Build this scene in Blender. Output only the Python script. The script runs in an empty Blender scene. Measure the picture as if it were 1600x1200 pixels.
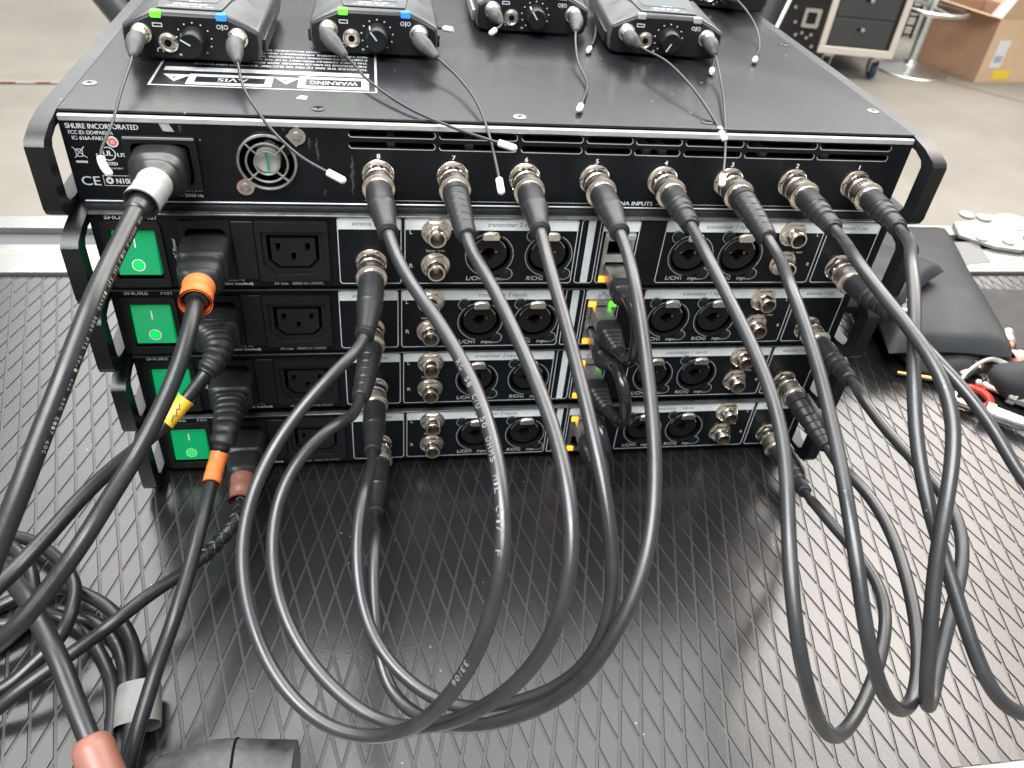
import bpy, bmesh, math, random
from mathutils import Vector, Matrix
random.seed(7)
S = 0.001                      # everything below is written in millimetres
scene = bpy.context.scene
C = scene.collection

# ------------------------------------------------------------------ camera
cam_data = bpy.data.cameras.new("camera")
cam = bpy.data.objects.new("camera", cam_data)
C.objects.link(cam)
fw = Vector((0.16406771, 0.76168306, -0.62683387))
rt = Vector((0.98616447, -0.14191101, 0.08567905))
up = Vector((0.02369434, 0.63221846, 0.77442779))
cam.matrix_world = Matrix(((rt.x, up.x, -fw.x, -0.03389791), (rt.y, up.y, -fw.y, -0.37384444),
                           (rt.z, up.z, -fw.z, 0.37732638), (0, 0, 0, 1)))
cam_data.sensor_width = 36.0
cam_data.lens = 36.0 * 1229.34 / 1600.0
cam_data.clip_start = 0.01
cam_data.clip_end = 200.0
cam_data.dof.use_dof = True
cam_data.dof.focus_distance = 0.37
cam_data.dof.aperture_fstop = 20.0
scene.camera = cam

# ------------------------------------------------------------------ light: a pale hall with a large skylight beyond the table
world = bpy.data.worlds.new("World")
scene.world = world
world.use_nodes = True
wn, wl = world.node_tree.nodes, world.node_tree.links
bg = wn["Background"]
bg.inputs[0].default_value = (0.93, 0.965, 1.0, 1)
bg.inputs[1].default_value = 0.52

def area(name, loc, target, sx, sy, power, col):
    l = bpy.data.lights.new(name, 'AREA')
    l.shape = 'RECTANGLE'; l.size = sx; l.size_y = sy; l.energy = power; l.color = col
    o = bpy.data.objects.new(name, l); C.objects.link(o)
    o.location = loc
    d = Vector(target) - Vector(loc)
    o.rotation_euler = d.to_track_quat('-Z', 'Y').to_euler()
    return o
area("skylight", (0.8, 3.8, 4.8), (0.1, 0.0, 0.0), 8.4, 6.0, 1010, (1.0, 0.985, 0.965))
area("side_skylight", (4.2, 2.0, 3.6), (0.2, 0.0, 0.0), 3.5, 3.0, 235, (1.0, 0.88, 0.76))
area("overhead_skylight", (-1.0, -1.1, 3.1), (0.0, 0.0, 0.0), 3.2, 1.8, 300, (0.97, 0.985, 1.0))

scene.view_settings.view_transform = 'Standard'
scene.view_settings.look = 'None'
scene.view_settings.exposure = 0.0
scene.view_settings.gamma = 1.0

# ------------------------------------------------------------------ materials
def mat(name, col, rough=0.5, metal=0.0, spec=0.5, var=0.0, vscale=60.0, bump=0.0, bscale=400.0,
        rvar=0.0, emit=None, estr=0.0, coat=0.0, specks=0.0, ior=1.5, trans=0.0, smudge=0.0):
    m = bpy.data.materials.new(name); m.use_nodes = True
    n, l = m.node_tree.nodes, m.node_tree.links
    b = n["Principled BSDF"]
    b.inputs["Base Color"].default_value = (*col, 1)
    b.inputs["Roughness"].default_value = rough
    b.inputs["Metallic"].default_value = metal
    b.inputs["Specular IOR Level"].default_value = spec
    b.inputs["IOR"].default_value = ior
    b.inputs["Coat Weight"].default_value = coat
    b.inputs["Coat Roughness"].default_value = 0.12
    b.inputs["Transmission Weight"].default_value = trans
    if emit:
        b.inputs["Emission Color"].default_value = (*emit, 1)
        b.inputs["Emission Strength"].default_value = estr
    tc = n.new("ShaderNodeTexCoord")
    if var or specks or smudge:
        nz = n.new("ShaderNodeTexNoise"); nz.inputs["Scale"].default_value = vscale
        nz.inputs["Detail"].default_value = 6; nz.inputs["Roughness"].default_value = 0.65
        l.new(tc.outputs["Object"], nz.inputs["Vector"])
        mr = n.new("ShaderNodeMapRange")
        mr.inputs[1].default_value = 0.3; mr.inputs[2].default_value = 0.7
        mr.inputs[3].default_value = 1 - var; mr.inputs[4].default_value = 1 + var
        l.new(nz.outputs["Fac"], mr.inputs[0])
        mx = n.new("ShaderNodeMix"); mx.data_type = 'RGBA'; mx.blend_type = 'MULTIPLY'
        mx.inputs[0].default_value = 1.0
        mx.inputs[6].default_value = (*col, 1)
        l.new(mr.outputs[0], mx.inputs[7])
        out = mx.outputs[2]
        if specks:
            vz = n.new("ShaderNodeTexVoronoi"); vz.inputs["Scale"].default_value = 160
            vz.inputs["Randomness"].default_value = 1.0
            l.new(tc.outputs["Object"], vz.inputs["Vector"])
            nz3 = n.new("ShaderNodeTexNoise"); nz3.inputs["Scale"].default_value = 45
            l.new(tc.outputs["Object"], nz3.inputs["Vector"])
            sm = n.new("ShaderNodeMapRange"); sm.inputs[1].default_value = 0.55; sm.inputs[2].default_value = 0.78
            sm.inputs[3].default_value = 0.0; sm.inputs[4].default_value = 0.16
            l.new(nz3.outputs["Fac"], sm.inputs[0])
            lt = n.new("ShaderNodeMath"); lt.operation = 'LESS_THAN'
            l.new(vz.outputs["Distance"], lt.inputs[0]); l.new(sm.outputs[0], lt.inputs[1])
            mu = n.new("ShaderNodeMath"); mu.operation = 'MULTIPLY'; mu.inputs[1].default_value = specks
            l.new(lt.outputs[0], mu.inputs[0])
            m2 = n.new("ShaderNodeMix"); m2.data_type = 'RGBA'
            l.new(mu.outputs[0], m2.inputs[0]); l.new(out, m2.inputs[6])
            m2.inputs[7].default_value = (0.45, 0.43, 0.39, 1)
            out = m2.outputs[2]
        l.new(out, b.inputs["Base Color"])
    if rvar:
        n2 = n.new("ShaderNodeTexNoise"); n2.inputs["Scale"].default_value = vscale * 0.5
        n2.inputs["Detail"].default_value = 5; n2.inputs["Distortion"].default_value = 0.6
        l.new(tc.outputs["Object"], n2.inputs["Vector"])
        m3 = n.new("ShaderNodeMapRange"); m3.inputs[1].default_value = 0.3; m3.inputs[2].default_value = 0.7
        m3.inputs[3].default_value = max(0.02, rough - rvar); m3.inputs[4].default_value = rough + rvar
        l.new(n2.outputs["Fac"], m3.inputs[0]); l.new(m3.outputs[0], b.inputs["Roughness"])
    if bump:
        nb = n.new("ShaderNodeTexNoise"); nb.inputs["Scale"].default_value = bscale
        nb.inputs["Detail"].default_value = 4
        l.new(tc.outputs["Object"], nb.inputs["Vector"])
        bp = n.new("ShaderNodeBump"); bp.inputs["Strength"].default_value = bump
        bp.inputs["Distance"].default_value = 0.0004
        l.new(nb.outputs["Fac"], bp.inputs["Height"]); l.new(bp.outputs[0], b.inputs["Normal"])
    return m

M_case = mat("black_powder_coat", (0.009, 0.010, 0.011), 0.28, spec=0.38, var=0.25, bump=0.25, bscale=1500, rvar=0.07, vscale=25, specks=0.5)
M_cover = mat("worn_black_lid_paint", (0.013, 0.0135, 0.015), 0.24, spec=0.36, var=0.3, bump=0.2, bscale=1600, rvar=0.07, vscale=14, specks=0.7)
M_panel = mat("black_screened_panel", (0.006, 0.007, 0.009), 0.40, spec=0.2, var=0.4, vscale=40, rvar=0.1, bump=0.12, bscale=1400, specks=0.35)
M_inside = mat("dark_interior", (0.006, 0.006, 0.006), 0.8)
M_alu = mat("bare_aluminium", (0.70, 0.78, 0.76), 0.33, metal=1.0, rvar=0.1, var=0.12, vscale=60)
M_white = mat("white_screen_print", (0.66, 0.68, 0.69), 0.6, var=0.15, vscale=120)
M_band = mat("pale_grey_print", (0.74, 0.79, 0.79), 0.5, var=0.08, vscale=150)
M_dark_ink = mat("dark_grey_ink", (0.06, 0.07, 0.08), 0.6)
M_nickel = mat("nickel_plate", (0.88, 0.80, 0.70), 0.27, metal=1.0, rvar=0.1, var=0.2, vscale=150, bump=0.1, bscale=900)
M_steel = mat("steel", (0.58, 0.57, 0.54), 0.36, metal=1.0, rvar=0.12, var=0.15, vscale=200)
M_gold = mat("brass_contact", (0.85, 0.52, 0.2), 0.3, metal=1.0)
M_plastic = mat("black_plastic", (0.009, 0.009, 0.010), 0.42, spec=0.35, var=0.2, vscale=80, rvar=0.06)
M_hole = mat("socket_depth", (0.003, 0.003, 0.003), 0.9, spec=0.1)
M_rubber = mat("matt_boot_rubber", (0.017, 0.018, 0.019), 0.42, spec=0.45, var=0.25, vscale=90, rvar=0.08, bump=0.15, bscale=900)
M_jacket = mat("black_pvc_jacket", (0.018, 0.0185, 0.020), 0.37, spec=0.9, var=0.3, vscale=70, rvar=0.1, bump=0.12, bscale=500, specks=0.2)
M_jacket2 = mat("black_power_cord", (0.011, 0.012, 0.013), 0.36, spec=0.6, var=0.3, vscale=60, rvar=0.09, bump=0.18, bscale=300, specks=0.35)
M_mat = mat("moulded_black_rubber", (0.012, 0.0116, 0.0122), 0.225, spec=0.70, var=0.3, vscale=9, rvar=0.07, bump=0.12, bscale=700, specks=0.4)
M_groove = mat("rubber_groove", (0.020, 0.0192, 0.020), 0.42, spec=0.8, var=0.2, vscale=12)
M_stay = mat("zinc_plate", (0.30, 0.30, 0.285), 0.5, metal=0.6, var=0.15, vscale=90)
M_bore = mat("dark_brass_bore", (0.10, 0.075, 0.055), 0.5, metal=0.6)
M_green = mat("lit_green_rocker", (0.0, 0.16, 0.07), 0.22, spec=0.6, emit=(0.0, 0.70, 0.20), estr=0.36, coat=0.4)
M_ledg = mat("green_led", (0.1, 0.8, 0.05), 0.3, emit=(0.12, 1.0, 0.02), estr=1.5)
M_ledo = mat("amber_led", (0.9, 0.4, 0.05), 0.3, emit=(1.0, 0.30, 0.01), estr=2.2)
M_ledb = mat("blue_led", (0.02, 0.12, 0.8), 0.3, emit=(0.02, 0.16, 1.0), estr=1.9)
M_ledoff = mat("unlit_led", (0.35, 0.36, 0.33), 0.3)
M_orange = mat("orange_sleeve", (0.80, 0.20, 0.05), 0.45, var=0.1, vscale=120, rvar=0.08, bump=0.2, bscale=300)
M_yellow = mat("yellow_sleeve", (0.82, 0.50, 0.04), 0.4, var=0.08, vscale=120, bump=0.2, bscale=300)
M_brown = mat("brown_sleeve", (0.25, 0.105, 0.075), 0.42, var=0.12, vscale=100, bump=0.2, bscale=300)
M_tape = mat("light_grey_tape", (0.30, 0.31, 0.31), 0.45, var=0.1, vscale=90, rvar=0.1, bump=0.5, bscale=130)
M_gtape = mat("dark_grey_tape", (0.20, 0.20, 0.19), 0.35, var=0.2, vscale=70, rvar=0.1, bump=0.6, bscale=90)
M_tip = mat("white_antenna_tip", (0.72, 0.69, 0.64), 0.4, var=0.06)
M_wire = mat("antenna_wire", (0.02, 0.02, 0.022), 0.4, spec=0.5)
M_body = mat("bodypack_shell", (0.085, 0.087, 0.09), 0.36, metal=0.35, spec=0.6, var=0.2, vscale=50, rvar=0.1, bump=0.15, bscale=1200)
M_lcd = mat("grey_display", (0.16, 0.18, 0.18), 0.12, spec=0.8)
M_greyboot = mat("grey_antenna_boot", (0.055, 0.055, 0.057), 0.55, var=0.1)
M_pcb = mat("fan_label", (0.42, 0.42, 0.40), 0.4, var=0.2)
M_greenprint = mat("green_print", (0.02, 0.3, 0.1), 0.5)
M_red = mat("red_print", (0.7, 0.16, 0.1), 0.5)

# ------------------------------------------------------------------ mesh helpers
class MB:
    def __init__(s): s.v = []; s.f = []
    def add(s, vs, fs):
        o = len(s.v); s.v += [tuple(p) for p in vs]; s.f += [tuple(i + o for i in f) for f in fs]; return s
    def box(s, x0, x1, y0, y1, z0, z1):
        vs = [(x, y, z) for x in (x0, x1) for y in (y0, y1) for z in (z0, z1)]
        return s.add(vs, [(0, 1, 3, 2), (4, 6, 7, 5), (0, 4, 5, 1), (2, 3, 7, 6), (0, 2, 6, 4), (1, 5, 7, 3)])
    def prism(s, poly, a0, a1, plane='xz'):
        n = len(poly)
        def P(u, v, a):
            return (u, a, v) if plane == 'xz' else ((a, u, v) if plane == 'yz' else (u, v, a))
        vs = [P(u, v, a0) for u, v in poly] + [P(u, v, a1) for u, v in poly]
        fs = [tuple(range(n)), tuple(range(2 * n - 1, n - 1, -1))] + [(i, i + n, (i + 1) % n + n, (i + 1) % n) for i in range(n)]
        return s.add(vs, fs)
    def lathe(s, prof, org, axis=(0, -1, 0), n=32, cap=True, knurl=None):
        ax = Vector(axis).normalized()
        u = ax.orthogonal().normalized()
        if abs(ax.y) > 0.9: u = Vector((1, 0, 0))
        w = ax.cross(u); o = Vector(org); vs = []; fs = []
        for k, (h, r) in enumerate(prof):
            for i in range(n):
                a = 2 * math.pi * i / n
                rr = r - (0.35 if knurl and k in knurl and i % 2 else 0)
                vs.append(o + ax * h + (u * math.cos(a) + w * math.sin(a)) * rr)
        for k in range(len(prof) - 1):
            for i in range(n):
                j = (i + 1) % n
                fs.append((k * n + i, k * n + j, (k + 1) * n + j, (k + 1) * n + i))
        if cap:
            fs.append(tuple(range(n - 1, -1, -1))); b = (len(prof) - 1) * n; fs.append(tuple(range(b, b + n)))
        return s.add(vs, fs)
    def disc(s, org, r, axis=(0, -1, 0), n=32, h=0.5):
        return s.lathe([(0, r), (h, r)], org, axis, n)
    def sweep(s, pts, sec, n=20, cap=True, up=(0, 0, 1)):
        """pts: list of Vector; sec: function(distance, total) -> (half width, half height, squareness)"""
        pts = [Vector(p) for p in pts]
        ds = [0.0]
        for a, b in zip(pts, pts[1:]): ds.append(ds[-1] + (b - a).length)
        tang = []
        for i in range(len(pts)):
            a = pts[max(0, i - 1)]; b = pts[min(len(pts) - 1, i + 1)]
            tang.append((b - a).normalized())
        upv = Vector(up); upv = (upv - tang[0] * upv.dot(tang[0])).normalized()
        vs = []; fs = []
        for i, p in enumerate(pts):
            if i:
                upv = upv - tang[i] * upv.dot(tang[i]); upv.normalize()
            sd = tang[i].cross(upv)
            w, h, q = sec(ds[i], ds[-1])
            for k in range(n):
                a = 2 * math.pi * k / n
                c, t = math.cos(a), math.sin(a)
                e = 1 - 0.72 * q
                cx = math.copysign(abs(c) ** e, c); cy = math.copysign(abs(t) ** e, t)
                vs.append(p + sd * cx * w + upv * cy * h)
        for i in range(len(pts) - 1):
            for k in range(n):
                j = (k + 1) % n
                fs.append((i * n + k, i * n + j, (i + 1) * n + j, (i + 1) * n + k))
        if cap:
            fs.append(tuple(range(n - 1, -1, -1))); b = (len(pts) - 1) * n; fs.append(tuple(range(b, b + n)))
        return s.add(vs, fs)

def obj(name, mb, m, parent=None, loc=(0, 0, 0), bevel=0.0, smooth=35, rot=None, seg=2):
    me = bpy.data.meshes.new(name)
    me.from_pydata([(v[0] * S, v[1] * S, v[2] * S) for v in mb.v], [], mb.f)
    me.validate()
    bm = bmesh.new(); bm.from_mesh(me)
    bmesh.ops.recalc_face_normals(bm, faces=bm.faces); bm.to_mesh(me); bm.free()
    if smooth is not None:
        me.shade_smooth(); me.set_sharp_from_angle(angle=math.radians(smooth))
    me.materials.append(m)
    o = bpy.data.objects.new(name, me); C.objects.link(o)
    o.location = [c * S for c in loc]
    if rot: o.rotation_euler = rot
    if parent: o.parent = parent
    if bevel:
        md = o.modifiers.new("bevel", 'BEVEL'); md.width = bevel * S; md.segments = seg
        md.limit_method = 'ANGLE'; md.angle_limit = math.radians(40); md.harden_normals = False
    return o

def thing(name, label, cat, loc=(0, 0, 0), group=None, rotz=0):
    o = bpy.data.objects.new(name, None); C.objects.link(o)
    o.empty_display_size = 0.02
    o.location = [c * S for c in loc]; o.rotation_euler = (0, 0, rotz)
    o['label'] = label; o['category'] = cat
    if group: o['group'] = group
    return o
def tag(o, label, cat, group=None):
    o['label'] = label; o['category'] = cat
    if group: o['group'] = group
    return o
def clone(o, parent=None):
    kids = list(o.children)
    c = o.copy(); C.objects.link(c)
    if parent: c.parent = parent
    for k in kids: clone(k, c)
    return c

def crom(P, step=2.0, ends=True):
    P = [Vector(p) for p in P]
    P = [P[0] * 2 - P[1]] + P + [P[-1] * 2 - P[-2]]
    out = []
    for i in range(1, len(P) - 2):
        p0, p1, p2, p3 = P[i - 1:i + 3]
        a = 0.5
        t0 = 0; t1 = t0 + max(1e-4, (p1 - p0).length ** a); t2 = t1 + max(1e-4, (p2 - p1).length ** a); t3 = t2 + max(1e-4, (p3 - p2).length ** a)
        n = max(2, int((p2 - p1).length / step))
        for k in range(n):
            t = t1 + (t2 - t1) * k / n
            A1 = p0 * ((t1 - t) / (t1 - t0)) + p1 * ((t - t0) / (t1 - t0))
            A2 = p1 * ((t2 - t) / (t2 - t1)) + p2 * ((t - t1) / (t2 - t1))
            A3 = p2 * ((t3 - t) / (t3 - t2)) + p3 * ((t - t2) / (t3 - t2))
            B1 = A1 * ((t2 - t) / (t2 - t0)) + A2 * ((t - t0) / (t2 - t0))
            B2 = A2 * ((t3 - t) / (t3 - t1)) + A3 * ((t - t1) / (t3 - t1))
            out.append(B1 * ((t2 - t) / (t2 - t1)) + B2 * ((t - t1) / (t2 - t1)))
    out.append(P[-2])
    return out

def resample(pts, step):
    ds = [0.0]
    for a, b in zip(pts, pts[1:]): ds.append(ds[-1] + (b - a).length)
    n = max(2, int(ds[-1] / step)); out = []; j = 0
    for i in range(n + 1):
        d = ds[-1] * i / n
        while j < len(ds) - 2 and ds[j + 1] < d: j += 1
        t = (d - ds[j]) / max(1e-6, ds[j + 1] - ds[j])
        out.append(pts[j].lerp(pts[j + 1], t))
    return out

def relax(pts, it=6):
    for _ in range(it):
        q = pts[:]
        for i in range(1, len(pts) - 1): q[i] = pts[i] * 0.5 + (pts[i - 1] + pts[i + 1]) * 0.25
        pts = q
    return pts

def cutpath(pts, a, b):
    """part of an evenly sampled path between distances a and b"""
    ds = [0.0]
    for p, q in zip(pts, pts[1:]): ds.append(ds[-1] + (q - p).length)
    def at(d):
        for j in range(len(ds) - 1):
            if ds[j + 1] >= d:
                return pts[j].lerp(pts[j + 1], (d - ds[j]) / max(1e-6, ds[j + 1] - ds[j]))
        return pts[-1]
    return [at(a)] + [p for p, d in zip(pts, ds) if a + 0.05 < d < b - 0.05] + [at(b)]
def plen(pts): return sum((q - p).length for p, q in zip(pts, pts[1:]))

def rpoly(x0, x1, z0, z1, r, n=5):
    out = []
    for cx, cz, a0 in ((x1 - r, z1 - r, 0), (x0 + r, z1 - r, 90), (x0 + r, z0 + r, 180), (x1 - r, z0 + r, 270)):
        for k in range(n + 1):
            a = math.radians(a0 + 90 * k / n)
            out.append((cx + r * math.cos(a), cz + r * math.sin(a)))
    return out
def circ(cx, cz, r, n=32, a0=0, a1=360):
    full = abs(a1 - a0) >= 360
    m = n if full else n + 1
    return [(cx + r * math.cos(math.radians(a0 + (a1 - a0) * k / n)), cz + r * math.sin(math.radians(a0 + (a1 - a0) * k / n))) for k in range(m)]

def holed(mb, outer, holes, a0, a1, plane='xz'):
    cu = bpy.data.curves.new("c", 'CURVE'); cu.dimensions = '2D'; cu.fill_mode = 'BOTH'
    cu.extrude = abs(a1 - a0) / 2
    for poly in [outer] + holes:
        sp = cu.splines.new('POLY'); sp.points.add(len(poly) - 1); sp.use_cyclic_u = True
        for p, (x, y) in zip(sp.points, poly): p.co = (x, y, 0, 1)
    o = bpy.data.objects.new("c", cu)
    me = bpy.data.meshes.new_from_object(o)
    mid = (a0 + a1) / 2
    def P(v):
        u, w, a = v.x, v.y, v.z + mid
        return (u, a, w) if plane == 'xz' else ((a, u, w) if plane == 'yz' else (u, w, a))
    mb.add([P(v.co) for v in me.vertices], [tuple(p.vertices) for p in me.polygons])
    bpy.data.objects.remove(o); bpy.data.curves.remove(cu); bpy.data.meshes.remove(me)
    return mb

_tc = {}
def glyphs(txt, spacing=1.0):
    k = (txt, spacing)
    if k not in _tc:
        cu = bpy.data.curves.new("t", 'FONT'); cu.body = txt; cu.size = 1.0; cu.fill_mode = 'FRONT'
        cu.resolution_u = 3; cu.space_character = spacing
        o = bpy.data.objects.new("t", cu)
        me = bpy.data.meshes.new_from_object(o)
        _tc[k] = ([(v.co.x, v.co.y) for v in me.vertices], [tuple(p.vertices) for p in me.polygons])
        bpy.data.objects.remove(o); bpy.data.curves.remove(cu); bpy.data.meshes.remove(me)
    return _tc[k]
def text(mb, txt, org, h, right=(1, 0, 0), upd=(0, 0, 1), shear=0.0, width=None, bold=0.0):
    """flat printed words; h = capital height"""
    vs, fs = glyphs(txt)
    if not vs: return
    k = h / 0.69
    x0 = min(v[0] for v in vs); x1 = max(v[0] for v in vs)
    kx = width / (x1 - x0) if width else k
    r, u, o = Vector(right), Vector(upd), Vector(org)
    for dx in ([0] if not bold else [-bold, bold]):
        nn = r.cross(u) * (0.004 if dx > 0 else 0)
        mb.add([o + nn + r * ((x - x0) * kx + shear * y * k + dx) + u * (y * k) for x, y in vs], fs)
def line(mb, pts, w, y, closed=False):
    """printed line of width w on an xz panel"""
    n = len(pts); rng = range(n if closed else n - 1)
    for i in rng:
        a = Vector((pts[i][0], pts[i][1])); b = Vector((pts[(i + 1) % n][0], pts[(i + 1) % n][1]))
        d = (b - a)
        if d.length < 1e-6: continue
        d.normalize(); q = Vector((-d.y, d.x)) * w / 2; a2 = a - d * w * 0.4; b2 = b + d * w * 0.4
        yy = y - 0.002 * (i % 2)
        mb.add([(p.x, yy, p.y) for p in (a2 - q, b2 - q, b2 + q, a2 + q)], [(0, 1, 2, 3)])
def ring(mb, cx, cz, r0, r1, y, n=32, a0=0, a1=360):
    A = circ(cx, cz, r0, n, a0, a1); B = circ(cx, cz, r1, n, a0, a1); m = len(A)
    full = abs(a1 - a0) >= 360
    mb.add([(x, y, z) for x, z in A] + [(x, y, z) for x, z in B], [(i, (i + 1) % m, m + (i + 1) % m, m + i) for i in range(m if full else m - 1)])

TZ = -5.0          # top of the rubber mat
# ------------------------------------------------------------------ setting: floor
fl = MB(); fl.add([(-30000, -12000, -850), (30000, -12000, -850), (30000, 40000, -850), (-30000, 40000, -850)], [(0, 1, 2, 3)])
M_floor = mat("hall_concrete", (0.205, 0.188, 0.160), 0.62, var=0.16, vscale=2.2, bump=0.3, bscale=60, rvar=0.1)
floor = obj('floor', fl, M_floor, smooth=None); floor['kind'] = 'structure'
jo = MB()
def strip(mb, a, b, w, z):
    a, b = Vector(a), Vector(b); d = (b - a).normalized(); q = Vector((-d.y, d.x)) * w / 2
    mb.add([(p.x, p.y, z) for p in (a - q, b - q, b + q, a + q)], [(0, 1, 2, 3)])
strip(jo, (1200, 5600), (4200, 2500), 7, -846)
strip(jo, (-5200, 1200), (2000, 9200), 7, -846)
j = obj('floor_joint', jo, mat("joint_filler", (0.12, 0.11, 0.10), 0.8), parent=floor, smooth=None)
tp = MB(); strip(tp, (-2100, 3050), (-900, 3165), 24, -845)
tapeo = obj('floor_tape', tp, mat("faded_white_tape", (0.27, 0.24, 0.215), 0.6), smooth=None)
tag(tapeo, 'strip of red and white tape stuck on the concrete floor at left', 'tape')
tr = MB()
for k in range(9):
    strip(tr, (-2040 + k * 130, 3050 + (60 + k * 130) * 0.0958 - 6 + 6), (-1985 + k * 130, 3050 + (115 + k * 130) * 0.0958), 21, -841)
obj('red_stripe', tr, mat("faded_red_tape", (0.34, 0.19, 0.165), 0.6), parent=tapeo, smooth=None)

# ------------------------------------------------------------------ flight case that serves as the table
case = thing('flight_case', 'large flight case topped with ribbed black rubber matting and aluminium edging', 'flight case', (0, 0, -850))
def cobj(name, mb, m, **k):
    o = obj(name, mb, m, parent=case, **k); o.location.z += 0.850; return o
b = MB(); b.box(-700, 1000, -252, 352, -640, -16); cobj('body', b, mat("case_laminate", (0.02, 0.02, 0.022), 0.4, var=0.2), bevel=1)
b = MB(); b.box(-700, 1000, -224.5, 251, -14, TZ - 0.55); cobj('mat_base', b, M_groove, smooth=None)
ta, tb = 4.85, 17.75; hx, hy = 5.69, 20.8
b = MB(); cy0 = -91.24; cx0 = 154.53 + ta
for jj in range(-17, 7):
    for ii in range(-160, 140):
        if (ii + jj) % 2: continue
        x = cx0 + ii * hx; y = cy0 - jj * hy
        if x < -470 or x > 780 or y - 0.9 * hy < -224.5 - hy or y - hy > 251: continue
        if -150 < x < 235 and y > 45: continue
        dz = random.uniform(-0.03, 0.03)
        def rh(k, z):
            L = [(x + sx * (ta + k), y + sy * (tb + k * 3.2)) for sx, sy in ((1, 0), (0, 1), (-1, 0), (0, -1))]
            for lim, sg in ((-224.3 - k, 1), (250.8 + k, -1)):     # trim the tiles at the edges of the mat
                out = []
                for q in range(len(L)):
                    p0, p1 = L[q], L[(q + 1) % len(L)]
                    i0, i1 = sg * (p0[1] - lim) > 0, sg * (p1[1] - lim) > 0
                    if i0: out.append(p0)
                    if i0 != i1:
                        tt = (lim - p0[1]) / (p1[1] - p0[1]); out.append((p0[0] + (p1[0] - p0[0]) * tt, lim))
                L = out
            return [(a, c, z) for a, c in L]
        r0, r1, r2 = rh(0.08, TZ - 0.6), rh(-0.02, TZ - 0.10 + dz), rh(-0.13, TZ + dz)
        n_ = len(r0)
        if n_ < 3 or len(r1) != n_ or len(r2) != n_: continue
        fs = [(q + o_, (q + 1) % n_ + o_, (q + 1) % n_ + n_ + o_, q + n_ + o_) for o_ in (0, n_) for q in range(n_)]
        b.add(r0 + r1 + r2, fs + [tuple(range(2 * n_, 3 * n_))])
o = cobj('ribbed_mat_relief', b, M_mat, smooth=30); o['kind'] = 'stuff'
M_edge = mat("satin_aluminium_edging", (0.27, 0.27, 0.258), 0.28, metal=0.75, spec=0.8, rvar=0.1, var=0.08, vscale=30)
def bar(name, x0, x1, y0, y1, z0, z1, m=M_edge):
    q = MB(); q.box(x0, x1, y0, y1, z0, z1); return cobj(name, q, m, bevel=1.2)
bar('aluminium_edge', -700, 1000, 251.5, 276, -14, -1.5)
bar('aluminium_edge', -700, 1000, 277, 300, -14, -2.2)
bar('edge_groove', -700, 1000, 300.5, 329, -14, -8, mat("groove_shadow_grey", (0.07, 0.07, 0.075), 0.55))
bar('aluminium_edge', -700, 1000, 329.5, 352, -14, -1.5)
bar('aluminium_edge', -700, 1000, -252, -225, -14, -2.5)
# steel stay plates and rivets at the far right of the lid
st = MB(); st.prism([(600, 322), (612, 352), (640, 356), (668, 372), (704, 366), (712, 330), (690, 304), (655, 288), (628, 296)], -1.4, 3, 'xy')
cobj('stay_plate', st, M_stay, bevel=0.8)
st = MB(); st.prism([(662, 292), (676, 318), (706, 322), (770, 276), (782, 244), (764, 226), (736, 226)], 0.5, 6, 'xy')
o = cobj('stay_plate', st, M_stay, bevel=0.8)
for x, y in ((620, 312), (648, 304), (690, 300), (734, 252)):
    rv = MB(); rv.lathe([(0, 6.5), (1.6, 6.2), (2.8, 4.6), (3.1, 1.5)], (x, y, 3 if x < 660 else 6), (0, 0, 1), 20)
    cobj('rivet', rv, M_stay)
kn = MB()
for i, (x, y, r) in enumerate(((637, 366, 9), (655, 360, 9))):
    kn.lathe([(0, r * .8), (1.5, r), (3.5, r), (5, r * .75), (5.4, r * .1)], (x, y, 2), (0, 0, 1), 20)
cobj('stay_knob', kn, M_stay)
dm = MB(); dm.lathe([(0, 24), (2, 22), (4, 16), (5, 8), (5.3, 1)], (690, 352, 2), (0, 0, 1), 28)
cobj('steel_dome', dm, M_stay)

# ------------------------------------------------------------------ the rack units
P2 = 47.1
DY = {1: 11.0, 2: 0.0, 3: 4.7, 4: 8.7, 5: 8.0}
DX = {1: 0.0, 2: 0.0, 3: -1.7, 4: -0.5, 5: 1.6}
BZ = {1: 184.5, 2: 3 * P2, 3: 2 * P2, 4: P2, 5: 0.0}

def side_handle(parent, xa, xb, yback, h):
    m = MB()
    outer = [(yback, 0.6), (yback, h), (4, h), (-10, h - 2.2), (-20, h - 5.5), (-22, h - 8), (-22, 7), (-20.5, 3.5), (-16, 0.6)]
    slot = [(26, h - 5.5), (-3, h - 6.0), (-10.5, h - 8.5), (-12.6, h - 11.5), (-12.6, 9), (-10.5, 6), (-3, 4.6), (26, 4.6), (28, 6.5), (28, h - 8)]
    holed(m, outer, [slot], xa, xb, 'yz')
    return obj('rear_handle', m, M_case, parent, bevel=0.9)

def bnc_socket(parent, x, z, y=0):
    m = MB()
    m.lathe([(-0.2, 8.3), (1.0, 8.3), (1.3, 7.9)], (x, y, z), n=32)
    o = obj('antenna_socket', m, M_nickel, parent)
    m = MB(); m.lathe([(1.3, 8.1), (3.6, 8.1), (3.9, 7.5)], (x, y, z), n=6)
    obj('hex_nut', m, M_nickel, o)
    m = MB(); m.lathe([(3.6, 5.4), (17, 5.3), (17.2, 4.6)], (x, y, z), n=28)
    obj('threaded_barrel', m, M_nickel, o)
    return o

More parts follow.
